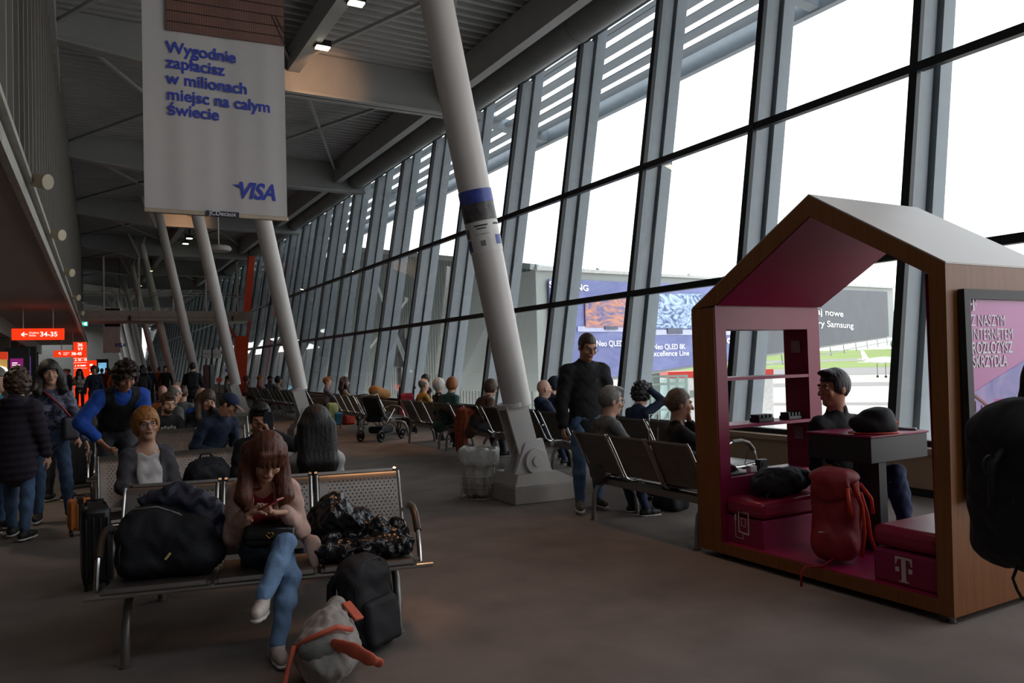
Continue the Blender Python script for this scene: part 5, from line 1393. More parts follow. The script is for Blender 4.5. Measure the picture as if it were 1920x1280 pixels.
# ---------------------------------------------------------------- garments' own materials
m_floral = wave_mat('floral_navy', '10152e', '6c6f8a', 13, (1, 1, 1), 2.0)
def dots(name, c1_, c2_):
    m = mat(name, c1_, 0.85); t, bb = nodes_of(m)
    co = t.nodes.new('ShaderNodeTexCoord'); v = t.nodes.new('ShaderNodeTexVoronoi'); v.inputs['Scale'].default_value = 13; v.inputs['Randomness'].default_value = 0.15
    r_ = t.nodes.new('ShaderNodeValToRGB'); r_.color_ramp.interpolation = 'CONSTANT'; r_.color_ramp.elements[0].color = lin(c2_) + (1,); r_.color_ramp.elements[1].position = 0.3; r_.color_ramp.elements[1].color = lin(c1_) + (1,)
    t.links.new(co.outputs['Object'], v.inputs['Vector']); t.links.new(v.outputs['Distance'], r_.inputs[0]); t.links.new(r_.outputs[0], bb.inputs['Base Color']); return m
m_dots = dots('polka_dots', '2a1a22', 'cfc5bd')
m_beige = cloth('coat_beige', 'c2a092'); m_red = cloth('top_red', '8e1626'); m_whitec = cloth('shirt_white', 'c9c4c2'); m_wgrey = cloth('top_pale', 'b5b7b8'); m_blue = cloth('shirt_blue', '1f4fae')
m_grey = cloth('jacket_grey', '5a5a5a'); m_must = cloth('shirt_mustard', 'b58a45'); m_brown = cloth('jacket_brown', '5a3c2e'); m_tan = cloth('top_tan', 'a38d74'); m_pinkc = cloth('top_pink', 'b06a68'); m_teal = cloth('jacket_teal', '1e6f86'); m_plum = cloth('coat_plum', '2b2230'); m_mauve = cloth('top_mauve', '6d5f6c')
m_green = cloth('top_green', '2d4a44'); m_orange = cloth('top_orange', 'a8542c')
m_shoe_d = mat('shoe_dark', '1d1a1c', 0.6); m_shoe_w = mat('shoe_white', 'c5b8b0', 0.55, bump=0.1); m_shoe_g = mat('shoe_grey', '55504c', 0.7)
CAMF = lambda x, y: math.atan2(-x, y)       # yaw that turns a figure at (x, y) towards the camera

# 1 the woman on the near bench
P12 = person('woman in beige jacket and light jeans, legs crossed, looking down at her phone', at=(506, 824, 'D', 4.04), yaw=R(-13), h=1.60, sit=0.395, lean=22, neck=38, head=(32, 12, 4), sex='f', vox=0.0062,
             RF=A(-0.01, -0.50, 0.34), rkp=A(0.75, -0.25, 0.75), LF=A(0.06, -0.40, 0.082), lkp=A(0.35, -1, 0.5),
             LH=A(0.115, -0.285, 0.735), RH=A(-0.085, -0.265, 0.735), lp=A(0.35, 0.6, -0.75), rp=A(-0.35, 0.6, -0.75),
             Lh=dict(d=A(-0.75, -0.55, 0.12), n=A(0.05, 0.25, 0.95), curl=30, thumb=0.5), Rh=dict(d=A(0.55, -0.6, 0.35), n=A(0.5, 0.1, -0.75), curl=28, spread=0.05, thumb=0.3),
             top=m_beige, top_kw=dict(g=0.016, arm=0.020), open_=0.062, under=m_red, legs=m_denl, shoe=(m_shoe_w, m_sole), hair=('long', hairm('auburn', '5b2e1c')), extra=dict(hair_len=0.21, bangs=True), face=-1, hem=-0.10)
def pl(P, v): # point in a figure's own frame to world
    c, s_ = math.cos(P['root'].rotation_euler[2]), math.sin(P['root'].rotation_euler[2]); return A(P['pos'][0] + c * v[0] - s_ * v[1], P['pos'][1] + s_ * v[0] + c * v[1], v[2])
def smartphone(P, v, M, label, m, sz=(0.075, 0.152, 0.009)):
    w_ = pl(P, v); t = thing('smartphone', label, 'phone', w_, P['root'].rotation_euler[2])
    Mx = Matrix(M.tolist()); b = MB(); b.box((0, 0, 0), sz, Mx); b.build('case', m, t, bevel=0.002)
    b = MB(); b.box(Mx @ Vector((0, 0, sz[2] / 2 + 0.0005)), (sz[0] * .92, sz[1] * .93, 0.001), Mx); b.build('screen', mat('phone_screen', '20242c', 0.1), t); return t
smartphone(P12, (P12['hL'] + A(-0.085, -0.075, 0.055)), rotm(-28, 62, 0), 'red phone held by the woman in the beige jacket', mat('phone_red', 'a01828', 0.3))
# her small black handbag with heart clasp
v = P12['hip'] + A(0.03, -0.235, 0.115); w_ = pl(P12, v)
hb = thing('handbag', 'small black handbag with a gold heart clasp on the lap of the woman in beige', 'handbag', w_, R(-13))
S = SDF(0.007); S.box((0, 0, 0), (0.135, 0.045, 0.062), rotm(-20, 0, 6), 0.04, 0.01); S.noise((0.002, (60, 50, 70), .2)); S.build('bag_body', mat('leather_black', '1a191c', 0.3, 0, .1, 9, .15), hb)
S = SDF(0.006); S.box((0, -0.028, 0.022), (0.130, 0.030, 0.040), rotm(-20, 0, 6), 0.02, 0.01); S.build('flap', mat('leather_black', '1a191c', 0.3), hb)
m_gold = mat('gold', 'c9983f', 0.25, 1.0)
b = MB(); pts = []
for t_ in np.linspace(0, 2 * math.pi, 25)[:-1]:
    pts.append((0.0 + 0.0011 * 16 * math.sin(t_) ** 3, -0.066, 0.020 + 0.0011 * (13 * math.cos(t_) - 5 * math.cos(2 * t_) - 2 * math.cos(3 * t_) - math.cos(4 * t_))))
b.tube(pts, 0.0028, 6, closed=True); b.build('heart_clasp', m_gold, hb, smooth='all')
b = MB(); b.tube([(-0.12, 0.0, 0.05), (-0.14, 0.08, 0.20), (-0.10, 0.14, 0.36)], 0.005, 6); b.build('strap', mat('leather_black', '1a191c', 0.3), hb)

# 2 second row
P4 = person('seated woman with short ginger hair, glasses, white shirt and grey cardigan facing the camera', at=(271, 770, 'Y', 6.42), yaw=R(6), h=1.66, sit=0.415, lean=2, head=(-4, 2, -3), sex='f', fat=1.22, vox=0.0075, face=1, glasses=True,
            top=cloth('cardigan_grey', '4a484d'), top_kw=dict(g=0.018, arm=0.022), open_=0.095, under=m_whitec, legs=m_char, shoe=m_shoe_d, hair=('bob', hairm('copper', 'a0682f')), hem=-0.08, LH=A(0.12, -0.26, 0.60), RH=A(-0.12, -0.26, 0.60))
P10 = person('dark-haired man in black jacket holding a phone up to his face', at=(488, 763, 'Y', 6.40), yaw=R(4), h=1.70, sit=0.415, lean=8, neck=10, head=(14, -12, 0), vox=0.0085, face=1, skin='warm',
             top=m_blk, top_kw=dict(g=0.02, arm=0.024), legs=m_char, shoe=m_shoe_d, hair=('short', h_dark), LH=lambda K, s: K['hc'] + A(0.085, -0.135, -0.15) * s, lp=A(0.9, -0.1, -0.6), Lh=dict(d=A(-0.45, 0.05, 0.85), n=A(-0.6, 0.75, 0.1), curl=42), RH=A(-0.12, -0.26, 0.62))
smartphone(P10, P10['hL'] + A(-0.035, -0.005, 0.105), rotm(80, -20, 20), 'black phone held at the mouth of the man in the black jacket', m_black)
P11 = person('woman seen from behind with long straight dark hair and a pale top', at=(592, 784, 'Y', 5.16), yaw=R(170), h=1.66, sit=0.415, lean=2, head=(2, 0, 0), sex='f', vox=0.0085, top=m_wgrey, top_kw=dict(g=0.014, arm=0.016), legs=m_dend, shoe=m_shoe_d, hair=('long', h_dark), extra=dict(hair_len=0.42))
# 3 standing at the left
P1 = person('curly-haired person seen from behind in a dark padded coat and jeans', at=(33, 694, 'Y', 8.40), yaw=R(158), h=1.62, sex='f', fat=1.18, vox=0.011, top=m_plum, top_kw=dict(g=0.034, arm=0.03, noise=((0.006, (4, 4, 95), .6), (0.002, (60, 50, 20), 1))), hem=-0.16, legs=m_den, shoe=m_shoe_d, hair=('curly', h_mid), head=(4, 20, 0), LF=A(0.10, -0.12, 0.085), RF=A(-0.09, 0.06, 0.085), hood=True)
P2 = person('standing woman in navy floral blouse and jeans with a red bag strap', at=(91, 678, 'Y', 9.20), yaw=R(2), h=1.65, sex='f', vox=0.009, face=1, top=m_floral, top_kw=dict(g=0.014, arm=0.014), hem=-0.07, legs=m_den, shoe=(m_shoe_d, m_sole), hair=('long', h_dark), extra=dict(hair_len=0.16), head=(2, 6, -4), LF=A(0.16, -0.02, 0.085), RF=A(-0.12, -0.08, 0.085), LH=A(0.31, -0.05, 0.80), RH=A(-0.24, -0.03, 0.86), collar=False)
xb = thing('crossbody_bag', 'dark crossbody bag on a red strap worn by the woman in the floral blouse', 'handbag', pl(P2, (0.17, -0.15, 0.98)), R(2))
S = SDF(0.01); S.box((0, 0, -0.04), (0.085, 0.035, 0.12), rotm(0, 25, 0), 0.03, 0.01); S.build('bag_body', mat('bag_slate', '2c2a33', .5), xb)
b = MB(); b.tube([(0.0, 0.0, 0.08), (-0.07, -0.03, 0.18), (-0.16, -0.015, 0.28), (-0.24, 0.03, 0.36), (-0.27, 0.10, 0.40)], 0.012, 8); b.build('strap', mat('strap_red', '8e3330', .6), xb, smooth='all')
P2b = person('dark-haired person in a black top half hidden behind the woman in the floral blouse', at=(107, 694, 'Y', 10.6), yaw=R(150), h=1.64, sex='f', vox=0.016, top=m_blk, legs=m_char, shoe=m_shoe_d, hair=('bob', h_dark))
P0 = person('person in a teal jacket cut off by the left edge of the frame', at=(-10, 690, 'Y', 8.9), yaw=R(60), h=1.62, sex='f', vox=0.016, top=m_teal, legs=m_den, shoe=m_shoe_d, hair=('bob', h_grey))
P3 = person('young man with a mop of dark hair bending forward in blue shirt and black vest', at=(240, 694, 'Y', 8.05), yaw=R(8), h=1.76, lean=44, neck=30, head=(36, 6, 0), vox=0.0085, face=-1, autoscale=False, skin='warm',
            top=m_blue, top_kw=dict(g=0.012, arm=0.022), sleeves=0.75, over=m_blk, legs=m_char, shoe=m_shoe_d, hair=('mop', hairm('dark_brown', '2c1c15')), RH=A(-0.20, -0.40, 0.86), rp=A(-1, 0.3, 0.2), LH=A(0.20, -0.42, 0.70), lp=A(1, 0.3, 0))
# 4 third and fourth rows
P9 = person('person in a navy cap leaning down and sideways in the third row', at=(440, 777, 'Y', 9.15), yaw=R(20), h=1.70, sit=0.415, lean=30, neck=30, head=(34, 40, 8), vox=0.011, top=m_navy, legs=m_char, shoe=m_shoe_d, hair=('cap', h_dark), extra=dict(cap=cloth('cap_navy', '23294a'), peak=cloth('cap_peak', '8a6a5a')), autoscale=False, skin='warm', face=1)
P5 = person('bearded man in a dark printed sweatshirt sitting in the fourth row, looking down', at=(316, 741, 'Y', 10.72), yaw=R(6), h=1.74, sit=0.415, lean=12, neck=10, head=(14, 12, 0), vox=0.011, top=cloth('sweatshirt_dark', '1e1d1f'), legs=m_char, shoe=m_shoe_d, hair=('short', h_mid), beard=h_mid, face=-1)
b = MB()
for i in range(5): b.box(P5['hip'] + P5['sp'] * 0.30 + P5['fw'] * 0.135 + A((i - 2) * 0.038, 0, 0.012 * (i % 2)), (0.028, 0.012, 0.035), (R(8), 0, 0))
b.build('chest_print', mat('print_grey', '9a958e', .7), P5['root'])
P7 = person('long-haired woman resting her cheek on her hand in the fourth row', at=(393, 757, 'Y', 10.75), yaw=R(4), h=1.62, sit=0.415, lean=26, neck=20, head=(20, 10, 10), sex='f', vox=0.0105, top=m_char, legs=m_dend, shoe=m_shoe_d, hair=('long', h_mid), extra=dict(hair_len=0.25), face=-1, LH=lambda K, s: K['hc'] + A(0.085, -0.06, -0.145) * s, lp=A(0.9, -0.4, -0.8), Lh=dict(d=A(-0.15, 0.1, 1), n=A(-0.9, 0.3, 0.1), curl=22), autoscale=False)
P6 = person('bald man seen from behind in a bright blue jacket in the fourth row', at=(378, 727, 'Y', 12.0), yaw=R(172), h=1.76, sit=0.415, lean=4, vox=0.011, skin='pink', top=m_blue, top_kw=dict(g=0.03, arm=0.03), legs=m_char, shoe=m_shoe_d, hair=('bald', None), hood=True)
P8a = person('balding grey man in glasses looking right, behind the bearded man', at=(331, 744, 'Y', 11.95), yaw=R(120), h=1.70, sit=0.415, lean=16, head=(16, 0, 0), vox=0.012, skin='pink', top=m_grey, legs=m_char, shoe=m_shoe_d, hair=('fringe', h_grey), glasses=True, autoscale=False)
bk = bench((1.3, 14.35, 0), 0, 'steel bench beyond the fourth row holding two people seen from behind', double=False); bk.rotation_euler = (0, 0, R(180))
P8b = person('brown-haired person in grey seen from behind, left of the bald man in blue', at=(342, 724, 'Y', 14.3), yaw=R(165), h=1.72, sit=0.415, vox=0.013, top=m_grey, legs=m_char, shoe=m_shoe_d, hair=('short', h_brown))
P8c = person('bald person in rust seen from behind above the bearded man', at=(305, 723, 'Y', 14.3), yaw=R(175), h=1.70, sit=0.415, vox=0.013, skin='pink', top=m_orange, legs=m_char, shoe=m_shoe_d, hair=('bald', None))
P13 = person('woman in a white blouse and dark trousers walking towards the camera far down the aisle', at=(149, 692, 'Y', 36), yaw=R(3), h=1.66, sex='f', vox=0.02, top=m_whitec, legs=m_char, shoe=m_shoe_d, hair=('long', h_dark), LH=A(0.08, -0.18, 1.1), RH=A(-0.12, -0.18, 1.08))
P14 = person('person in black seen from behind with a backpack, walking by the fourth column', at=(361, 680, 'Y', 24.2), yaw=R(172), h=1.74, vox=0.016, top=m_blk, top_kw=dict(g=0.02, arm=0.02), legs=m_char, shoe=m_shoe_d, hair=('short', h_dark), LF=A(0.1, -0.2, 0.085), RF=A(-0.1, 0.12, 0.1))
# 5 the standing man
man = person('standing man in black jacket, glasses and blue jeans with head bowed', at=(1104, 627, 'X', 4.42), yaw=R(-20), h=1.78, lean=2, neck=22, head=(20, 14, 0), vox=0.0085, face=-1, glasses=True, skin='warm',
             top=cloth('jacket_black', '141416'), top_kw=dict(g=0.026, arm=0.028), hem=-0.09, under=None, legs=m_den, shoe=(m_shoe_g, m_sole), hair=('crop', h_brown), LF=A(0.12, 0.06, 0.085), RF=A(-0.13, -0.16, 0.085), LH=A(0.24, -0.03, 0.86), RH=A(-0.25, -0.05, 0.86), lp=A(1, .6, 0), rp=A(-1, .6, 0))
b = MB(); b.bar(man['hip'] + man['sp'] * 0.36 + man['fw'] * 0.155 + A(0.07, 0, 0), man['hip'] + man['sp'] * 0.385 + man['fw'] * 0.150 + A(0.095, 0, 0), 0.008, 0.004); b.bar(man['hip'] + man['sp'] * 0.385 + man['fw'] * 0.150 + A(0.07, 0, 0), man['hip'] + man['sp'] * 0.36 + man['fw'] * 0.155 + A(0.095, 0, 0), 0.008, 0.004)
b.build('chest_logo', mat('logo_grey', '6a6a70', .6), man['root'])
# 6 on the bench by the kiosk
G1 = person('grey-haired man in a grey jacket on the bench near the kiosk', at=(1146, 729, 'X', 4.42), yaw=R(84), h=1.84, sit=0.415, lean=12, head=(6, -8, 0), vox=0.009, top=m_grey, top_kw=dict(g=0.022, arm=0.024), legs=m_dend, shoe=m_shoe_d, hair=('short', h_grey), glasses=True, LH=A(0.12, -0.36, 0.62), RH=A(-0.14, -0.38, 0.64))
G2 = person('person in a dark top with a low bun, chin on hand, beside the kiosk', at=(1274, 750, 'X', 4.45), yaw=R(70), h=1.72, sit=0.415, lean=8, head=(4, -4, 0), sex='f', vox=0.009, top=m_blk, top_kw=dict(g=0.012, arm=0.016), legs=m_char, shoe=m_shoe_d, hair=('bun', hairm('ash', '6a5646')), extra=dict(bun=(0, 0.105, 0.015)), RH=lambda K, s: K['hc'] + A(-0.02, -0.10, -0.21) * s, rp=A(-.6, -.2, -1), Rh=dict(d=A(0.0, .25, 1), n=A(0, 1, 0), curl=70))
G3 = person('dark-haired person in navy with one hand on the head on the window-side bench', at=(1207, 728, 'X', 5.78), yaw=R(96), h=1.70, sit=0.415, lean=12, head=(18, 0, 0), vox=0.010, top=m_navy, top_kw=dict(g=0.014, arm=0.018), legs=m_dend, shoe=m_shoe_d, hair=('mop', h_dark), RH=lambda K, s: K['hc'] + K['H'] @ (A(-0.115, -0.02, 0.075) * s), rp=A(-0.9, -0.9, 0.1), Rh=dict(d=A(0.75, -0.1, 0.45), n=A(0.5, 0.1, -0.9), curl=24))
G4 = person('bald man in a navy jacket facing the windows, right of the nearest column', at=(1019, 720, 'X', 5.72), yaw=R(82), h=1.74, sit=0.415, lean=6, vox=0.0105, skin='pink', top=m_navy, top_kw=dict(g=0.026, arm=0.026), legs=m_dend, shoe=m_shoe_d, hair=('bald', None), hood=True)
G5 = person('person in a dark hood slumped beside the bald man in navy', at=(1044, 735, 'X', 6.25), yaw=R(100), h=1.64, sit=0.415, lean=22, head=(24, 0, 0), vox=0.013, top=m_navy, legs=m_char, shoe=m_shoe_d, hair=('bob', cloth('hood_navy', '1b2233')), autoscale=False)
KM = person('young man in a black shirt sitting inside the kiosk with his head turned aside', at=(1563, 694, 'X', 4.95), yaw=R(-6), h=1.88, sit=0.40, lean=4, head=(2, -98, 0), vox=0.0075, face=1, skin='warm', top=cloth('tshirt_black', '131316'), top_kw=dict(g=0.008, arm=0.014), sleeves=0.3, legs=m_dend, shoe=m_shoe_d, hair=('short', h_dark), LH=A(0.17, -0.30, 0.62), RH=A(-0.15, -0.30, 0.62), LF=A(0.14, -0.50, 0.21), RF=A(-0.12, -0.50, 0.21))
# 7 window-side rows, going away
for args in (
    ('balding man in a mustard shirt leaning against his white-haired neighbour by the window', (794, 713, 'X', 5.78), 96, ('fringe', h_grey), m_must, 'm', dict(skin='pink', lean=8)),
    ('white-haired woman in a dark polka-dot top by the window', (823, 715, 'X', 5.80), 100, ('bob', h_white), m_dots, 'f', dict(lean=4)),
    ('woman with a dark top bun facing the couple in mustard and polka dots', (797, 702, 'X', 6.75), -84, ('bun', h_brown), m_dots, 'f', dict()),
    ('ginger-haired woman leaning forward over a bench arm in green', (850, 741, 'X', 5.72), 112, ('bob', h_ginger), m_green, 'f', dict(lean=30, autoscale=False, head=(10, 0, 0))),
    ('brown-haired person slumped low in a brown jacket behind the nearest column', (925, 746, 'X', 5.75), 95, ('bob', h_mid), m_brown, 'f', dict(lean=34, autoscale=False, head=(20, 0, 0))),
    ('short ginger-haired person in mauve sitting right of the second column', (613, 709, 'X', 5.75), 75, ('short', h_ginger), m_mauve, 'f', dict()),
    ('long dark-haired woman in a tan top by the window, left of the strollers', (646, 715, 'X', 5.75), 84, ('long', h_brown), m_tan, 'f', dict()),
    ('dark-haired person in a beige top reading on the far window bench', (522, 709, 'X', 5.75), 72, ('bob', h_dark), m_tan, 'f', dict()),
    ('bearded man in a black cap sitting on the far window bench', (506, 711, 'X', 6.05), 20, ('cap', h_dark), m_char, 'm', dict(beard=h_dark, extra=dict(cap=m_blk))),
    ('ginger-haired person in pink on the far window bench', (487, 704, 'X', 5.75), 80, ('short', h_ginger), m_pinkc, 'f', dict()),
    ('auburn-haired person at the far end of the window bench', (462, 712, 'X', 5.75), 90, ('bob', hairm('auburn', '5b2e1c')), m_pinkc, 'f', dict()),
    ('dark-haired person sitting left of the third column foot', (428, 704, 'Y', 27.0), 60, ('short', h_dark), m_grey, 'm', dict())):
    lab, at_, yw, hr_, tp, sx_, kw = args
    person(lab, at=at_, yaw=R(yw), h=1.68, sit=0.415, vox=0.013, sex=sx_, top=tp, legs=m_char, shoe=m_shoe_d, hair=hr_, **kw)
# 8 far people standing in the hall
random.seed(11)
protos = []
for i, (tp, hr_, sx_) in enumerate(((m_blk, ('short', h_dark), 'm'), (m_navy, ('bob', h_brown), 'f'), (m_brown, ('short', h_mid), 'm'), (m_char, ('long', h_dark), 'f'), (m_orange, ('short', h_grey), 'm'))):
    P = person('standing traveller in the distant crowd beyond the seating', pos=(0, 60), yaw=0, h=1.70, vox=0.03, sex=sx_, top=tp, legs=m_char, shoe=m_shoe_d, hair=hr_, group='people in the distant crowd', autoscale=False)
    protos.append(P['root'])
spots = [(176, 694, 46), (182, 700, 33), (191, 697, 46), (203, 694, 42), (213, 690, 36), (222, 692, 44), (231, 688, 39), (247, 690, 45), (256, 691, 50), (264, 690, 41), (273, 689, 48), (281, 691, 38), (290, 690, 52), (268, 699, 31), (299, 693, 43), (310, 698, 37), (121, 700, 40), (130, 702, 44), (112, 703, 36), (68, 700, 30), (320, 700, 50), (176, 708, 28)]
for i, (px, py, Y) in enumerate(spots):
    g = ony(px, py, Y); o = protos[i % 5] if i < 5 else dup(protos[i % 5])
    o.location = (g[0], Y, 0); o.rotation_euler = (0, 0, R(random.choice((0, 20, 150, 180, 200, 90, -60)) + random.uniform(-15, 15)))

# ================================================================ BAGS AND SMALL THINGS
def hbw(x, y, z):
    a = HB.rotation_euler[2]; c, s_ = math.cos(a), math.sin(a); return A(HB.location[0] + c * x - s_ * y, HB.location[1] + s_ * x + c * y, z)
m_bagk = cloth('bag_black', '151519', 0.75, bump=0.2); m_bagn = cloth('bag_navyblack', '14161f', 0.7); m_web = cloth('webbing_black', '1b1b1e', 0.7)
def ring(b, pts, r, n=8): b.tube(pts, r, n); return b
def backpack(label, loc, rz, w, d, h, m, tilt=0, group=None, cat='backpack', vox=0.008, straps=True, web=None, zip_=True, pocket=True):
    t = thing('backpack', label, cat, loc, rz, group)
    M = rotm(tilt)
    P = lambda x, y, z: M @ A(x, y, z)
    S = SDF(vox)
    S.box(P(0, 0, h * 0.45), (w * 0.5, d * 0.42, h * 0.45), M, min(w, d) * 0.33, 0.04).ell(P(0, 0.0, h * 0.84), (w * 0.42, d * 0.40, h * 0.17), M, 0.06)
    S.noise((0.004, (22, 19, 26), .3), (0.0025, (55, 48, 61), 1.1)); S.build('main_bag', m, t)
    if pocket: S = SDF(vox); S.box(P(0, -d * 0.42, h * 0.30), (w * 0.40, d * 0.16, h * 0.24), M, 0.035, 0.02); S.noise((0.003, (30, 25, 36), 1.)); S.build('front_pocket', m, t)
    b = MB(); b.tube([P(-0.05, d * 0.25, h * 0.96), P(-0.035, d * 0.25, h * 1.05), P(0.035, d * 0.25, h * 1.05), P(0.05, d * 0.25, h * 0.96)], 0.009, 8); b.build('top_handle', web or m_web, t, smooth='all')
    if zip_:
        b = MB(); b.tube([P(-w * .44, -d * .30, h * .45), P(-w * .42, -d * .32, h * .75), P(-w * .2, -d * .36, h * .93), P(w * .2, -d * .36, h * .93), P(w * .42, -d * .32, h * .75), P(w * .44, -d * .30, h * .45)], 0.004, 6); b.build('zip', mat('zip_dark', '34343a', .35, .5), t, smooth='all')
    if straps:
        for sd in (-1, 1):
            b = MB(); b.tube([P(sd * w * .22, d * .38, h * .88), P(sd * w * .32, d * .62, h * .72), P(sd * w * .40, d * .66, h * .45), P(sd * w * .42, d * .50, h * .15), P(sd * w * .42, d * .36, h * .06)], [0.02, 0.026, 0.024, 0.012, 0.010], 8); b.build('shoulder_strap', web or m_web, t, smooth='all')
    return t
# on the near bench: dark travel bag under a quilted jacket
w_ = hbw(-0.53, -0.03, 0.425)
t = thing('travel_bag', 'big dark bag on the left seat of the near bench under a quilted jacket', 'bag', w_, R(-13))
S = SDF(0.008); S.box((0.02, 0.0, 0.15), (0.25, 0.165, 0.15), rotm(0), 0.10, 0.05).ell((-0.02, 0.05, 0.27), (0.17, 0.13, 0.10), None, 0.08).ell((0.16, -0.02, 0.10), (0.16, 0.16, 0.10), None, .06)
S.noise((0.006, (14, 17, 19), .3), (0.003, (47, 41, 53), 1.1)); S.build('main_bag', m_bagn, t)
b = MB(); b.bar((0.03, -0.172, 0.105), (0.055, -0.172, 0.135), 0.008, 0.012); b.build('zip_pull', mat('pull_yellow', 'c9bd7a', .4), t)
b = MB(); b.tube([(-0.17, -0.12, 0.25), (-0.19, -0.15, 0.16), (-0.19, -0.15, 0.08)], 0.006, 6); b.build('piping', mat('zip_dark', '34343a', .35, .5), t, smooth='all')
t = thing('quilted_jacket', 'navy quilted jacket with pale piping draped over the dark travel bag', 'jacket', w_, R(-13))
S = SDF(0.007)
pts = [A(-0.10, 0.06, 0.375), A(0.02, 0.03, 0.385), A(0.13, 0.0, 0.345), A(0.22, -0.03, 0.27), A(0.28, -0.06, 0.18)]
for dx in (0.0, 0.06): S.path([p + A(dx * .8, 0.03 + dx * .4, dx * 0.35) for p in pts], [0.035, 0.05, 0.055, 0.055, 0.04], 0.03)
S.noise((0.007, (58, 10, 62), .4)); S.build('quilted_shell', cloth('quilt_navy', '262b40', 0.5), t)
b = MB(); b.tube([p + A(-0.045, -0.062, -0.030) for p in pts], 0.0055, 6); b.build('piping', mat('piping_pale', 'a9a6a4', .5), t, smooth='all')
# glossy black jackets on the right seat
m_gloss = mat('gloss_black', '0f0f12', 0.22, 0, 0.1, 9, 0.5, 26)
w_ = hbw(0.50, -0.03, 0.43)
t = thing('glossy_jacket', 'glossy black puffer jacket heaped on the right seat of the near bench', 'jacket', w_, R(-13))
S = SDF(0.0075)
S.box((0.03, -0.06, 0.055), (0.25, 0.18, 0.05), None, 0.045, 0.04).ell((-0.16, 0.06, 0.20), (0.11, 0.10, 0.15), rotm(0, 0, 18), 0.05).ell((-0.03, 0.07, 0.15), (0.12, 0.09, 0.10), None, 0.05).ell((0.12, -0.02, 0.12), (0.075, 0.07, 0.075), None, 0.03).ell((0.21, -0.02, 0.115), (0.065, 0.07, 0.065), None, 0.02)
S.noise((0.011, (24, 31, 22), .7), (0.006, (61, 53, 47), 1.9), (0.003, (120, 98, 110), .2)); S.build('shell', m_gloss, t)
S = SDF(0.0075); S.path([A(-0.24, -0.14, 0.045), A(0.0, -0.19, 0.05), A(0.25, -0.16, 0.06)], [0.045, 0.05, 0.04], .03); S.noise((0.008, (48, 20, 33), .7), (0.004, (90, 50, 60), .2)); S.build('sleeve', m_gloss, t)
t = thing('pink_scarf', 'loose pink-beige cloth hanging from the bench beside the woman in beige', 'scarf', hbw(0.20, -0.12, 0.43), R(-13))
S = SDF(0.007); S.path([A(0.0, 0.0, 0.13), A(0.035, -0.05, 0.10), A(0.045, -0.09, 0.0)], [0.03, 0.045, 0.025], .03, (A(0, 1, 0), .4)); S.noise((0.004, (40, 40, 30), .1)); S.build('cloth', m_beige, t)
# floor bags in front
g = onz(712, 1228); backpack('black backpack standing on the floor before the right end of the near bench', (g[0], g[1] + 0.10, 0), R(28), 0.31, 0.22, 0.50, m_bagk, -10, vox=0.007)
g = onz(634, 1302)
t = thing('gym_bag', 'pale grey drawstring bag with coral straps on the floor by the sneakers', 'bag', (g[0], g[1] + 0.16, 0), R(-20))
S = SDF(0.006); S.ell((0, 0, 0.145), (0.155, 0.18, 0.145), None, 0.03).ell((0.0, 0.12, 0.19), (0.12, 0.13, 0.13), None, 0.06).ell((0.03, 0.19, 0.28), (0.05, 0.05, 0.06), None, 0.05); S.noise((0.006, (22, 26, 30), .3), (0.004, (70, 60, 50), 1.7)); S.half((0, 0, 0.004), (0, 0, -1)); S.build('bag_body', cloth('bag_grey', '9d9892', 0.8), t)
m_coral = cloth('coral', 'd0644c', 0.6)
S = SDF(0.006); S.ell((-0.03, -0.12, 0.20), (0.095, 0.06, 0.05), rotm(50), 0.02); S.noise((0.003, (50, 60, 40), .3)); S.build('mesh_pocket', cloth('mesh_grey', '6f706a', 0.8), t)
b = MB()
b.tube([(-0.16, -0.06, 0.18), (-0.08, -0.13, 0.255), (0.05, -0.10, 0.29), (0.12, -0.06, 0.26)], 0.013, 8); b.build('trim', m_coral, t, smooth='all')
S = SDF(0.006); S.path([A(0.05, -0.15, 0.23), A(0.13, -0.185, 0.205), A(0.20, -0.20, 0.165), A(0.235, -0.17, 0.14)], [0.032, 0.036, 0.034, 0.028], 0.02, (nrm(A(0.2, 1, 0.3)), 0.35)); S.noise((0.003, (40, 40, 50), .3)); S.build('strap_flap', m_coral, t)
b = MB(); b.bar((0.08, 0.17, 0.32), (0.15, 0.08, 0.26), 0.05, 0.014); b.build('back_strap', m_coral, t, bevel=0.004)
b = MB(); b.tube([(-0.14, -0.10, 0.22), (-0.17, -0.13, 0.12), (-0.19, -0.16, 0.03), (-0.25, -0.15, 0.012), (-0.27, -0.10, 0.012), (-0.2, -0.08, 0.012)], 0.012, 8); b.build('strap_loop', m_coral, t, smooth='all')
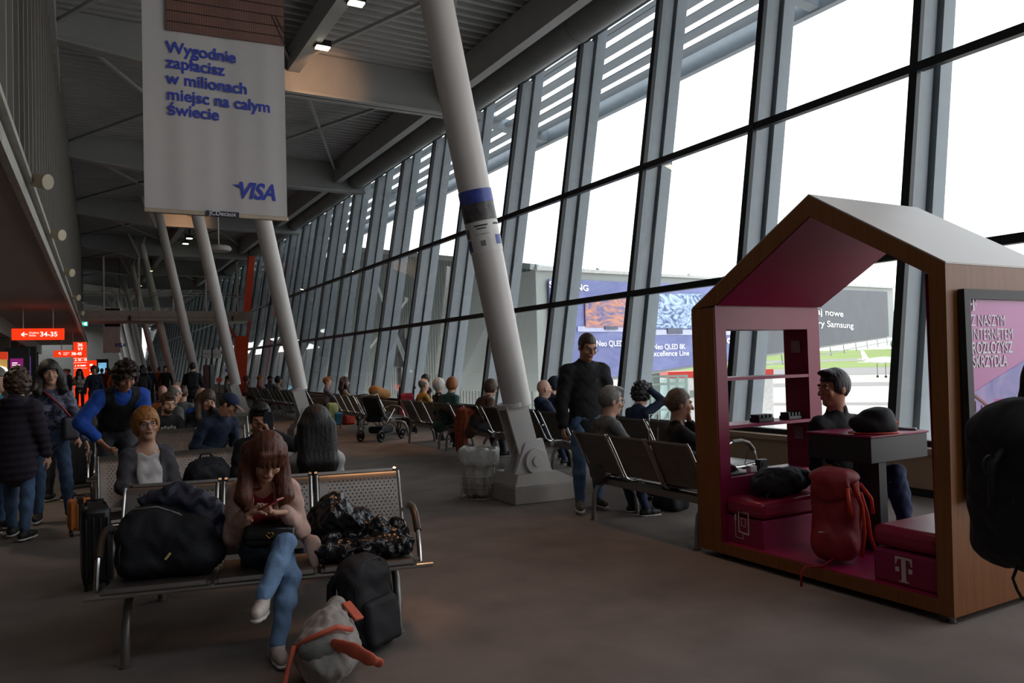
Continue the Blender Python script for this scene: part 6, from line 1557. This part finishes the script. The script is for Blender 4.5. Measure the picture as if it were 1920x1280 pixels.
# suitcases at the left end of the benches
def suitcase(label, loc, rz, w, d, h, m, band=None, handle=0.0, name='suitcase'):
    t = thing(name, label, 'suitcase', loc, rz)
    b = MB(); b.span((-w / 2, -d / 2, 0.05), (w / 2, d / 2, h)); b.build('shell', m, t, bevel=min(w, d) * 0.22)
    b = MB()
    for i in range(4): b.box((-w * .36 + i * w * .24, -d / 2 - 0.003, h * 0.53), (0.012, 0.012, h * 0.7))
    b.build('ribs', m, t, bevel=0.003)
    for sx_ in (-1, 1):
        for sy in (-1, 1):
            b = MB(); b.lathe([(0.025, -0.012), (0.025, 0.012)], (sx_ * w * .36, sy * d * .3, 0.025), 14, Matrix.Rotation(R(90), 3, 'Y')); b.build('wheel', m_black, t, smooth=True)
    b = MB(); b.tube([(-0.06, 0, h - 0.01), (-0.05, 0, h + 0.03), (0.05, 0, h + 0.03), (0.06, 0, h - 0.01)], 0.009, 8); b.build('carry_handle', m_black, t, smooth='all')
    if handle:
        b = MB(); b.tube([(-0.09, d * .3, h - 0.1), (-0.09, d * .3, h + handle), (0.09, d * .3, h + handle), (0.09, d * .3, h - 0.1)], 0.008, 8); b.build('pull_handle', m_chrome, t, smooth=True)
    if band:
        b = MB(); b.span((-w / 2 - .003, -d / 2 - .003, h * .1), (-w * .1, d / 2 + .003, h * .9)) if False else b.span((-0.025, -d / 2 - .004, 0.05), (0.025, d / 2 + .004, h + .004)); b.build('band', band, t)
    return t
g = onz(181, 1112); suitcase('black upright suitcase standing at the left end of the near bench', (g[0], g[1] + 0.2, 0), R(2), 0.18, 0.36, 0.575, mat('case_black', '17171a', .45))
g = onz(150, 1006); suitcase('small orange suitcase with a dark band behind the black suitcase', (g[0], g[1] + 0.1, 0), R(5), 0.20, 0.16, 0.34, mat('case_orange', 'b86a2c', .5), mat('case_black', '17171a', .45))
g = onz(150, 917); sc_ = suitcase('large black suitcase behind the standing woman in floral blouse', (g[0], g[1] + 0.15, 0), R(12), 0.40, 0.26, 0.66, mat('case_black', '17171a', .45), handle=0.3)
t = thing('draped_coat', 'dark brown coat draped over the handle of the large black suitcase', 'coat', (g[0], g[1] + 0.15, 0), R(12))
S = SDF(0.012); S.box((0.06, -0.02, 0.80), (0.13, 0.12, 0.22), None, 0.09, 0.05).ell((-0.08, -0.02, 0.70), (0.10, 0.10, 0.10), None, .05); S.noise((0.008, (25, 20, 12), .3)); S.build('cloth', cloth('coat_umber', '2c211f'), t)
# on the second row
backpack('dark navy backpack on the second-row bench right of the woman with glasses', (0.86, 6.46, 0.42), R(10), 0.32, 0.22, 0.40, m_bagn, 8, vox=0.010)
t = thing('water_bottle', 'small blue-capped bottle beside the navy backpack in the second row', 'bottle', (1.09, 6.40, 0.42))
b = MB(); b.lathe([(0.03, 0), (0.032, 0.02), (0.032, 0.14), (0.014, 0.17), (0.014, 0.18)], (0, 0, 0), 16); b.build('bottle_body', mat('bottle_grey', '39404e', .2), t, smooth=True)
b = MB(); b.lathe([(0.017, 0.18), (0.017, 0.205)], (0, 0, 0), 16); b.build('cap', mat('cap_blue', '2f6fb0', .4), t)
# backpack of the walking person
backpack('black backpack worn by the person in black by the fourth column', (P14['pos'][0] - 0.02, P14['pos'][1] - 0.20, 0.98), R(172) + math.pi, 0.30, 0.2, 0.46, m_bagk, 0, vox=0.016, straps=False, zip_=False)
# wire bin with a clear bag
g = onz(925, 934)
t = thing('wire_bin', 'wire litter bin with a clear bag beside the nearest column plinth', 'litter bin', (g[0] - 0.09, g[1] + 0.16, 0))
b = MB(); rb = 0.19
def sq(r, z): return [(r * c_, r * s_, z) for c_, s_ in ((1, .35), (.35, 1), (-.35, 1), (-1, .35), (-1, -.35), (-.35, -1), (.35, -1), (1, -.35))]
for z in (0.01, 0.13, 0.25, 0.37, 0.49): b.tube(sq(rb, z), 0.0045, 6, closed=True)
b.build('wire_hoops', mat('wire_white', 'c9c2b4', .4, .3), t, smooth='all')
b = MB()
ps = sq(rb, 0); 
for i in range(8):
    p, q = Vector(ps[i]), Vector(ps[(i + 1) % 8])
    for k in range(3): r_ = p.lerp(q, k / 3); b.tube([r_, r_ + Vector((0, 0, 0.50))], 0.0028, 5)
b.build('wire_rods', mat('wire_white', 'c9c2b4', .4, .3), t, smooth='all')
m_clear = bpy.data.materials.new('clear_bag'); m_clear.use_nodes = True
nt_ = m_clear.node_tree; pb = nt_.nodes['Principled BSDF']; pb.inputs['Base Color'].default_value = lin('d9d6d0') + (1,); pb.inputs['Roughness'].default_value = 0.25
nz_ = nt_.nodes.new('ShaderNodeTexNoise'); nz_.inputs['Scale'].default_value = 7; nz_.inputs['Detail'].default_value = 3
mr = nt_.nodes.new('ShaderNodeMapRange'); mr.inputs[1].default_value = .35; mr.inputs[2].default_value = .7; mr.inputs[3].default_value = .35; mr.inputs[4].default_value = .75
nt_.links.new(nz_.outputs['Fac'], mr.inputs[0]); nt_.links.new(mr.outputs[0], pb.inputs['Alpha'])
b = MB(); vs = []; fs = []; n = 40
for j, (r_, z) in enumerate(((0.12, 0.02), (0.175, 0.06), (0.18, 0.3), (0.185, 0.5), (0.2, 0.555), (0.225, 0.53), (0.225, 0.42), (0.215, 0.36))):
    for k in range(n):
        a = 2 * math.pi * k / n; w2 = r_ * (1 + 0.05 * math.sin(a * 9 + j) + 0.03 * math.sin(a * 17 - j * 2))
        vs.append((w2 * math.cos(a), w2 * math.sin(a), z + 0.012 * math.sin(a * 5 + j)))
for j in range(7):
    for k in range(n): fs.append((j * n + k, j * n + (k + 1) % n, (j + 1) * n + (k + 1) % n, (j + 1) * n + k))
b.add(vs, fs); o = b.build('clear_bag', m_clear, t, smooth='all')
sm = o.modifiers.new('thickness', 'SOLIDIFY'); sm.thickness = 0.002
S = SDF(0.01); random.seed(3)
for i in range(12): S.ell((random.uniform(-.09, .09), random.uniform(-.09, .09), 0.05 + 0.022 * i), (random.uniform(.04, .07), random.uniform(.04, .07), random.uniform(.03, .05)), rotm(i * 40, i * 70, 0), 0.005)
o = S.build('rubbish', mat('rubbish', '8a6f52', .7, 0, .5, 14), t); o['kind'] = 'stuff'
# pushchair and trolley by the window rows
def wheel(b, c, r, w, ax='X'): b.tube([Vector(c) + Vector((r * math.cos(a), 0, r * math.sin(a))) for a in np.linspace(0, 2 * math.pi, 19)[:-1]], w, 8, closed=True)
g = onz(712, 826)
t = thing('pushchair', 'black folding pushchair with four wheels, loaded with a tan roll', 'pushchair', (g[0], g[1], 0), R(35))
m_pc = mat('pushchair_black', '1a1a1c', .45, .3)
b = MB()
for y in (-0.22, 0.22): b.tube([(-0.42, y, 0.92), (-0.36, y, 0.95), (-0.12, y, 0.5), (0.42, y, 0.16)], 0.014, 8); b.tube([(-0.30, y, 0.16), (0.0, y, 0.42), (0.22, y, 0.62)], 0.012, 8)
b.tube([(-0.42, -0.22, 0.92), (-0.45, 0, 0.94), (-0.42, 0.22, 0.92)], 0.016, 8); b.build('frame', m_chrome, t, smooth='all')
for x in (-0.30, 0.42):
    for y in (-0.24, 0.24):
        b = MB(); wheel(b, (x, y, 0.12), 0.095, 0.025); b.tube([(x, y - 0.03, 0.12), (x, y + 0.03, 0.12)], 0.05, 10); b.build('wheel', m_pc, t, smooth='all')
S = SDF(0.014); S.box((-0.02, 0, 0.48), (0.20, 0.19, 0.05), rotm(0, 0, -18), 0.04, 0.02).box((-0.20, 0, 0.70), (0.05, 0.19, 0.22), rotm(0, 0, -28), 0.04, 0.05).box((0.05, 0, 0.22), (0.2, 0.18, 0.07), None, .05, .02); S.noise((0.005, (20, 20, 24), .2)); S.build('seat_fabric', m_bagk, t)
q1, q2 = atd(702, 733, 15.3), atd(724, 741, 15.6)
t = thing('tan_roll', 'tan rolled bag lying on top of the pushchair', 'bag', (q1[0], q1[1], 0))
S = SDF(0.012); S.cap((0, 0, q1[2]), (q2[0] - q1[0], q2[1] - q1[1], q2[2] + 0.02), 0.115, 0.095); S.noise((0.004, (20, 24, 22), .1)); S.build('roll', cloth('tan', '9c6a36'), t)
g2 = onz(752, 812)
t = thing('pushchair', 'red folded pushchair with black hooked handles next to the black one', 'pushchair', (g2[0] + 0.12, g2[1], 0), R(80))
b = MB()
for y in (-0.16, 0.16): b.tube([(-0.30, y, 0.98), (-0.24, y, 1.03), (-0.16, y, 0.97), (0.12, y, 0.13)], 0.015, 8); b.tube([(-0.22, y, 0.10), (0.06, y, 0.86)], 0.012, 8)
b.build('frame', m_pc, t, smooth='all')
for x in (-0.22, 0.14):
    for y in (-0.17, 0.17):
        b = MB(); wheel(b, (x, y, 0.085), 0.065, 0.02); b.build('wheel', m_pc, t, smooth='all')
S = SDF(0.014); S.box((-0.04, 0, 0.62), (0.05, 0.15, 0.26), rotm(0, 0, -16), 0.04, 0.02); S.noise((0.006, (24, 24, 14), .2)); S.build('folded_fabric', cloth('pushchair_red', '9c2430'), t)
p = onx(868, 795, 5.25)
t = thing('plaid_blanket', 'red and green plaid blanket hanging over a bench arm behind the bin', 'blanket', (p[0], p[1], 0.415))
m_plaid = mat('plaid', 'a8331f', .9); tt, bb = nodes_of(m_plaid)
co = tt.nodes.new('ShaderNodeTexCoord')
c_ = None
for sc_v, direc, colr in ((3.5, 'Z', '5f1a14'), (3.2, 'Y', '2c3a26'), (9, 'Y', 'c9603a')):
    wv = tt.nodes.new('ShaderNodeTexWave'); wv.bands_direction = direc; wv.inputs['Scale'].default_value = sc_v
    tt.links.new(co.outputs['Object'], wv.inputs[0]); mx = tt.nodes.new('ShaderNodeMix'); mx.data_type = 'RGBA'
    gt = tt.nodes.new('ShaderNodeMath'); gt.operation = 'MULTIPLY'; gt.inputs[1].default_value = 0.75; tt.links.new(wv.outputs['Fac'], gt.inputs[0]); tt.links.new(gt.outputs[0], mx.inputs[0])
    if c_ is None: mx.inputs[6].default_value = lin('b83a22') + (1,)
    else: tt.links.new(c_, mx.inputs[6])
    mx.inputs[7].default_value = lin(colr) + (1,); c_ = mx.outputs[2]
tt.links.new(c_, bb.inputs['Base Color'])
S = SDF(0.011); S.box((0, 0, 0.20), (0.07, 0.16, 0.18), None, 0.05, 0.02).box((0.14, 0.0, 0.31), (0.14, 0.15, 0.06), None, 0.05, 0.05).box((-0.04, 0.0, -0.08), (0.04, 0.15, 0.24), None, .03, .04); S.noise((0.010, (10, 28, 6), .2)); S.build('cloth', m_plaid, t)
g = onz(620, 796)
for i, (dx, dy, c_, hh, lab, nm) in enumerate(((-0.02, 0.0, 'b4b878', 0.62, 'yellow-green tall tote bag at the foot of the second column', 'tote_bag'), (0.10, -0.28, '2f86b0', 0.34, 'blue carrier bag at the foot of the second column', 'carrier_bag'), (0.30, -0.42, 'c8402c', 0.36, 'red carrier bag at the foot of the second column', 'carrier_bag'))):
    t = thing(nm, lab, 'bag', (g[0] + dx + 0.1, g[1] + dy + 0.1, 0.0))
    S = SDF(0.014); S.box((0, 0, hh * .45), (0.14, 0.10, hh * .45), None, 0.05, 0.03); S.noise((0.012, (16, 19, 13), i * 1.0)); S.half((0, 0, 0.004), (0, 0, -1)); S.build('bag_body', cloth('bag_%s' % c_, c_, .6), t)
    b = MB(); b.tube([(-0.06, 0, hh * .85), (-0.04, 0, hh * 1.12), (0.04, 0, hh * 1.12), (0.06, 0, hh * .85)], 0.008, 6); b.build('handles', m_web, t, smooth='all')
g = onz(1250, 958); t = thing('floor_bag', 'soft black bag on the floor under the bench by the kiosk', 'bag', (g[0] + 0.1, g[1] + 0.05, 0))
S = SDF(0.01); S.box((0, 0, 0.075), (0.12, 0.18, 0.07), None, 0.06, 0.02); S.noise((0.008, (22, 19, 26), .5)); S.half((0, 0, 0.004), (0, 0, -1)); S.build('bag_body', m_bagk, t)
p = onx(1236, 805, 5.35); suitcase('black cabin suitcase with raised handle between the two window benches', (p[0], p[1], 0), R(20), 0.36, 0.22, 0.56, mat('case_black', '17171a', .45), handle=0.34)

# in the kiosk
SE = 0.467
t = thing('soft_bag', 'soft black bag lying on the left kiosk seat', 'bag', (KX + 0.42, (y1 + y2) / 2, SE - 0.01))
S = SDF(0.008); S.ell((0, 0, 0.10), (0.20, 0.16, 0.105), None, 0.05).ell((0.22, 0.03, 0.09), (0.16, 0.12, 0.09), None, 0.06).ell((-0.14, -0.02, 0.07), (0.1, 0.12, 0.07), None, .05); S.noise((0.009, (24, 21, 30), .5), (0.004, (66, 58, 50), .1)); S.half((0, 0, 0.008), (0, 0, -1)); S.build('bag_body', m_bagk, t)
b = MB(); b.tube([(-0.2, -0.1, 0.06), (-0.26, -0.12, 0.02), (-0.24, -0.02, 0.012)], 0.006, 6); b.build('strap', m_web, t, smooth='all')
m_rbk = cloth('rucksack_red', '8a1420', 0.6); m_orw = cloth('webbing_orange', 'd8451c', 0.6)
p = onx(1575, 1045, KX + 0.22)
t = thing('rucksack', 'red hiking rucksack with orange straps standing on the kiosk floor', 'backpack', (p[0], p[1] + 0.02, 0.132), R(-62))
S = SDF(0.008); S.box((0, 0, 0.26), (0.15, 0.125, 0.25), rotm(-4), 0.10, 0.04).ell((0, 0.0, 0.52), (0.145, 0.12, 0.09), rotm(-4), 0.05).ell((0, -0.10, 0.14), (0.13, 0.06, 0.12), None, 0.04); S.noise((0.005, (17, 19, 9), .6), (0.003, (50, 44, 30), .2)); S.half((0, 0, 0.003), (0, 0, -1)); S.build('main_bag', m_rbk, t)
S = SDF(0.008); S.ell((0, -0.015, 0.55), (0.155, 0.135, 0.07), None, 0.03).ell((0.0, -0.12, 0.48), (0.13, 0.03, 0.07), None, .04); S.noise((0.004, (36, 30, 30), .1)); S.build('lid', m_rbk, t)
for x, pts_ in ((0.1, [(0.13, -0.08, 0.52), (0.165, -0.02, 0.38), (0.17, 0.02, 0.2), (0.15, 0.0, 0.04)]), (0.0, [(0.15, 0.05, 0.45), (0.18, 0.09, 0.30), (0.19, 0.12, 0.15), (0.22, 0.15, 0.03)]), (0.2, [(0.10, -0.13, 0.50), (0.11, -0.16, 0.42), (0.12, -0.15, 0.33)]), (0.3, [(0.14, 0.1, 0.50), (0.2, 0.14, 0.40), (0.21, 0.13, 0.30)])):
    b = MB(); b.tube(pts_, 0.012, 6); b.build('orange_strap', m_orw, t, smooth='all')
b = MB(); b.tube([(0.02, -0.12, 0.06), (-0.05, -0.22, 0.012), (-0.14, -0.30, 0.012), (-0.16, -0.335, -0.02), (-0.16, -0.34, -0.10)], 0.008, 6); b.build('hip_strap', m_rbk, t, smooth='all')
for nmx, pts_ in (('haul_loop', [(-0.03, 0.06, 0.60), (0, 0.06, 0.64), (0.03, 0.06, 0.60)]),):
    b = MB(); b.tube(pts_, 0.007, 6); b.build(nmx, m_web, t, smooth='all')
b = MB(); b.box((-0.06, -0.145, 0.21), (0.05, 0.006, 0.009), rotm(0) if False else None); b.build('reflective_tab', mat('tab', 'b8aaa4', .4), t)
t = thing('orange_trim_hat', 'black soft hat with orange trim resting on the kiosk table', 'hat', (KX + 0.66, 3.42, 0.94), R(-25))
S = SDF(0.006); S.ell((0, 0, 0.05), (0.165, 0.115, 0.08), rotm(0, 0, 8), 0.03).ell((0.04, 0, 0.10), (0.105, 0.095, 0.085), None, .06); S.half((0, 0, 0.006), (0, 0, -1)); S.noise((0.004, (28, 24, 30), .8)); S.build('crown', m_bagk, t)
b = MB(); b.tube([(0.165 * math.cos(a), 0.12 * math.sin(a), 0.008) for a in np.linspace(0, 2 * math.pi, 29)[:-1]], 0.006, 6, closed=True); b.build('trim', m_orw, t, smooth='all')
b = MB(); b.tube([(0.15, 0.02, 0.03), (0.20, 0.04, 0.07), (0.21, 0.06, 0.02)], 0.006, 6); b.build('cord', m_orw, t, smooth='all')
t = thing('tablet', 'grey phone lying on the right rear corner of the kiosk table', 'phone', (KX + 1.0, 3.42, 0.944), R(30))
b = MB(); b.box((0, 0, 0.005), (0.08, 0.16, 0.009)); b.build('case', mat('phone_grey', '8b8f94', .3), t, bevel=0.003)
b = MB(); b.box((0, 0, 0.0098), (0.072, 0.148, 0.001)); b.build('screen', mat('phone_screen', '20242c', 0.1), t)
p = ony(1423, 788, (yi + yo) / 2)
def lump(label, X, z, L):
    t = thing('charger_dock', label, 'charger', (X, (yi + yo) / 2 - 0.03, z + 0.012))
    b = MB(); b.span((-L / 2, -0.05, 0), (L / 2, 0.05, 0.03)); b.build('tray', m_black, t, bevel=0.005)
    for i in range(4):
        b = MB(); b.box((-L / 2 + L * (i + .5) / 4, 0, 0.042), (L / 4 - 0.012, 0.085, 0.03)); b.build('slot_block', m_black, t, bevel=0.004)
lump('black charger dock on the lower kiosk shelf, left half', p[0], zl2, 0.17)
lump('black charger dock on the lower kiosk shelf at the right jamb', KX + w1 - 0.13, zl2, 0.15)
Xs = KX + w0
t = thing('dark_tablet', 'dark tablet lying on the kiosk window sill', 'tablet', (Xs + 0.12, (yi + yo) / 2 - .02, zs + e), R(4))
b = MB(); b.box((0, 0, 0.009), (0.2, 0.13, 0.016)); b.build('case', m_black, t, bevel=0.003)
b = MB(); b.box((0, 0, 0.0178), (0.18, 0.115, 0.0012)); b.build('screen', mat('phone_screen', '20242c', .1), t)
t = thing('power_adapter', 'white power adapter with a looped dark cable on the kiosk sill', 'adapter', (Xs + 0.33, (yi + yo) / 2 - .02, zs + e))
b = MB(); b.box((0, 0, 0.025), (0.07, 0.05, 0.05)); b.build('plug_body', mat('adapter_white', 'd8d8d6', .4), t, bevel=0.006)
b = MB(); b.tube([(-0.03, 0, 0.03), (-0.07, 0, 0.07), (-0.03, 0, 0.17), (0.06, 0.0, 0.17), (0.10, 0.0, 0.10)], 0.003, 6); b.build('cable', m_black, t, smooth='all')
t = thing('power_adapter', 'black power adapter on the kiosk sill beside the white one', 'adapter', (Xs + 0.44, (yi + yo) / 2 - .02, zs + e))
b = MB(); b.box((0, 0, 0.045), (0.09, 0.05, 0.09)); b.build('plug_body', m_black, t, bevel=0.006)
b = MB(); b.box((0, -0.027, 0.05), (0.04, 0.004, 0.03)); b.build('rating_plate', mat('zip_dark', '34343a', .35, .5), t)

# the traveller cut off by the right edge, with a big black backpack
c = atd(2030, 900, 2.75); Vp = person('person in black cut off by the right edge, wearing a large black backpack', pos=(c[0], c[1]), yaw=R(62), h=1.80, vox=0.014, top=m_blk, top_kw=dict(g=0.02, arm=0.02), legs=m_char, shoe=m_shoe_d, hair=('short', h_dark), autoscale=False)
c = atd(1922, 1066, 2.72)
t = backpack('large black backpack with dangling straps at the right edge, before the kiosk poster', (c[0], c[1], c[2]), R(62) + math.pi + R(8), 0.36, 0.27, 0.60, cloth('bag_jet', '101013', .8), 0, straps=False, zip_=False, pocket=False)
b = MB(); b.tube([(0.05, -0.10, 0.44), (0.05, -0.160, 0.38), (0.05, -0.165, 0.24)], 0.013, 6); b.build('webbing_end', m_web, t, smooth='all')
b = MB(); b.tube([(0.05, -0.165 + 0.026 * math.cos(a), 0.38 + 0.034 * math.sin(a)) for a in np.linspace(0, 2 * math.pi, 15)[:-1]], 0.005, 6, closed=True); b.build('buckle', m_black, t, smooth='all')
b = MB(); b.tube([(0.06, -0.07, 0.06), (0.06, -0.105, -0.01), (0.06, -0.09, -0.05), (0.06, -0.07, -0.085)], 0.005, 6); b.build('dangling_cord', m_web, t, smooth='all')
b = MB(); b.tube([(0.06, -0.01 + 0.016 * math.cos(a), -0.004 + 0.024 * math.sin(a)) for a in np.linspace(0, 2 * math.pi, 15)[:-1]], 0.005, 6, closed=True); b.build('loop', m_web, t, smooth='all')
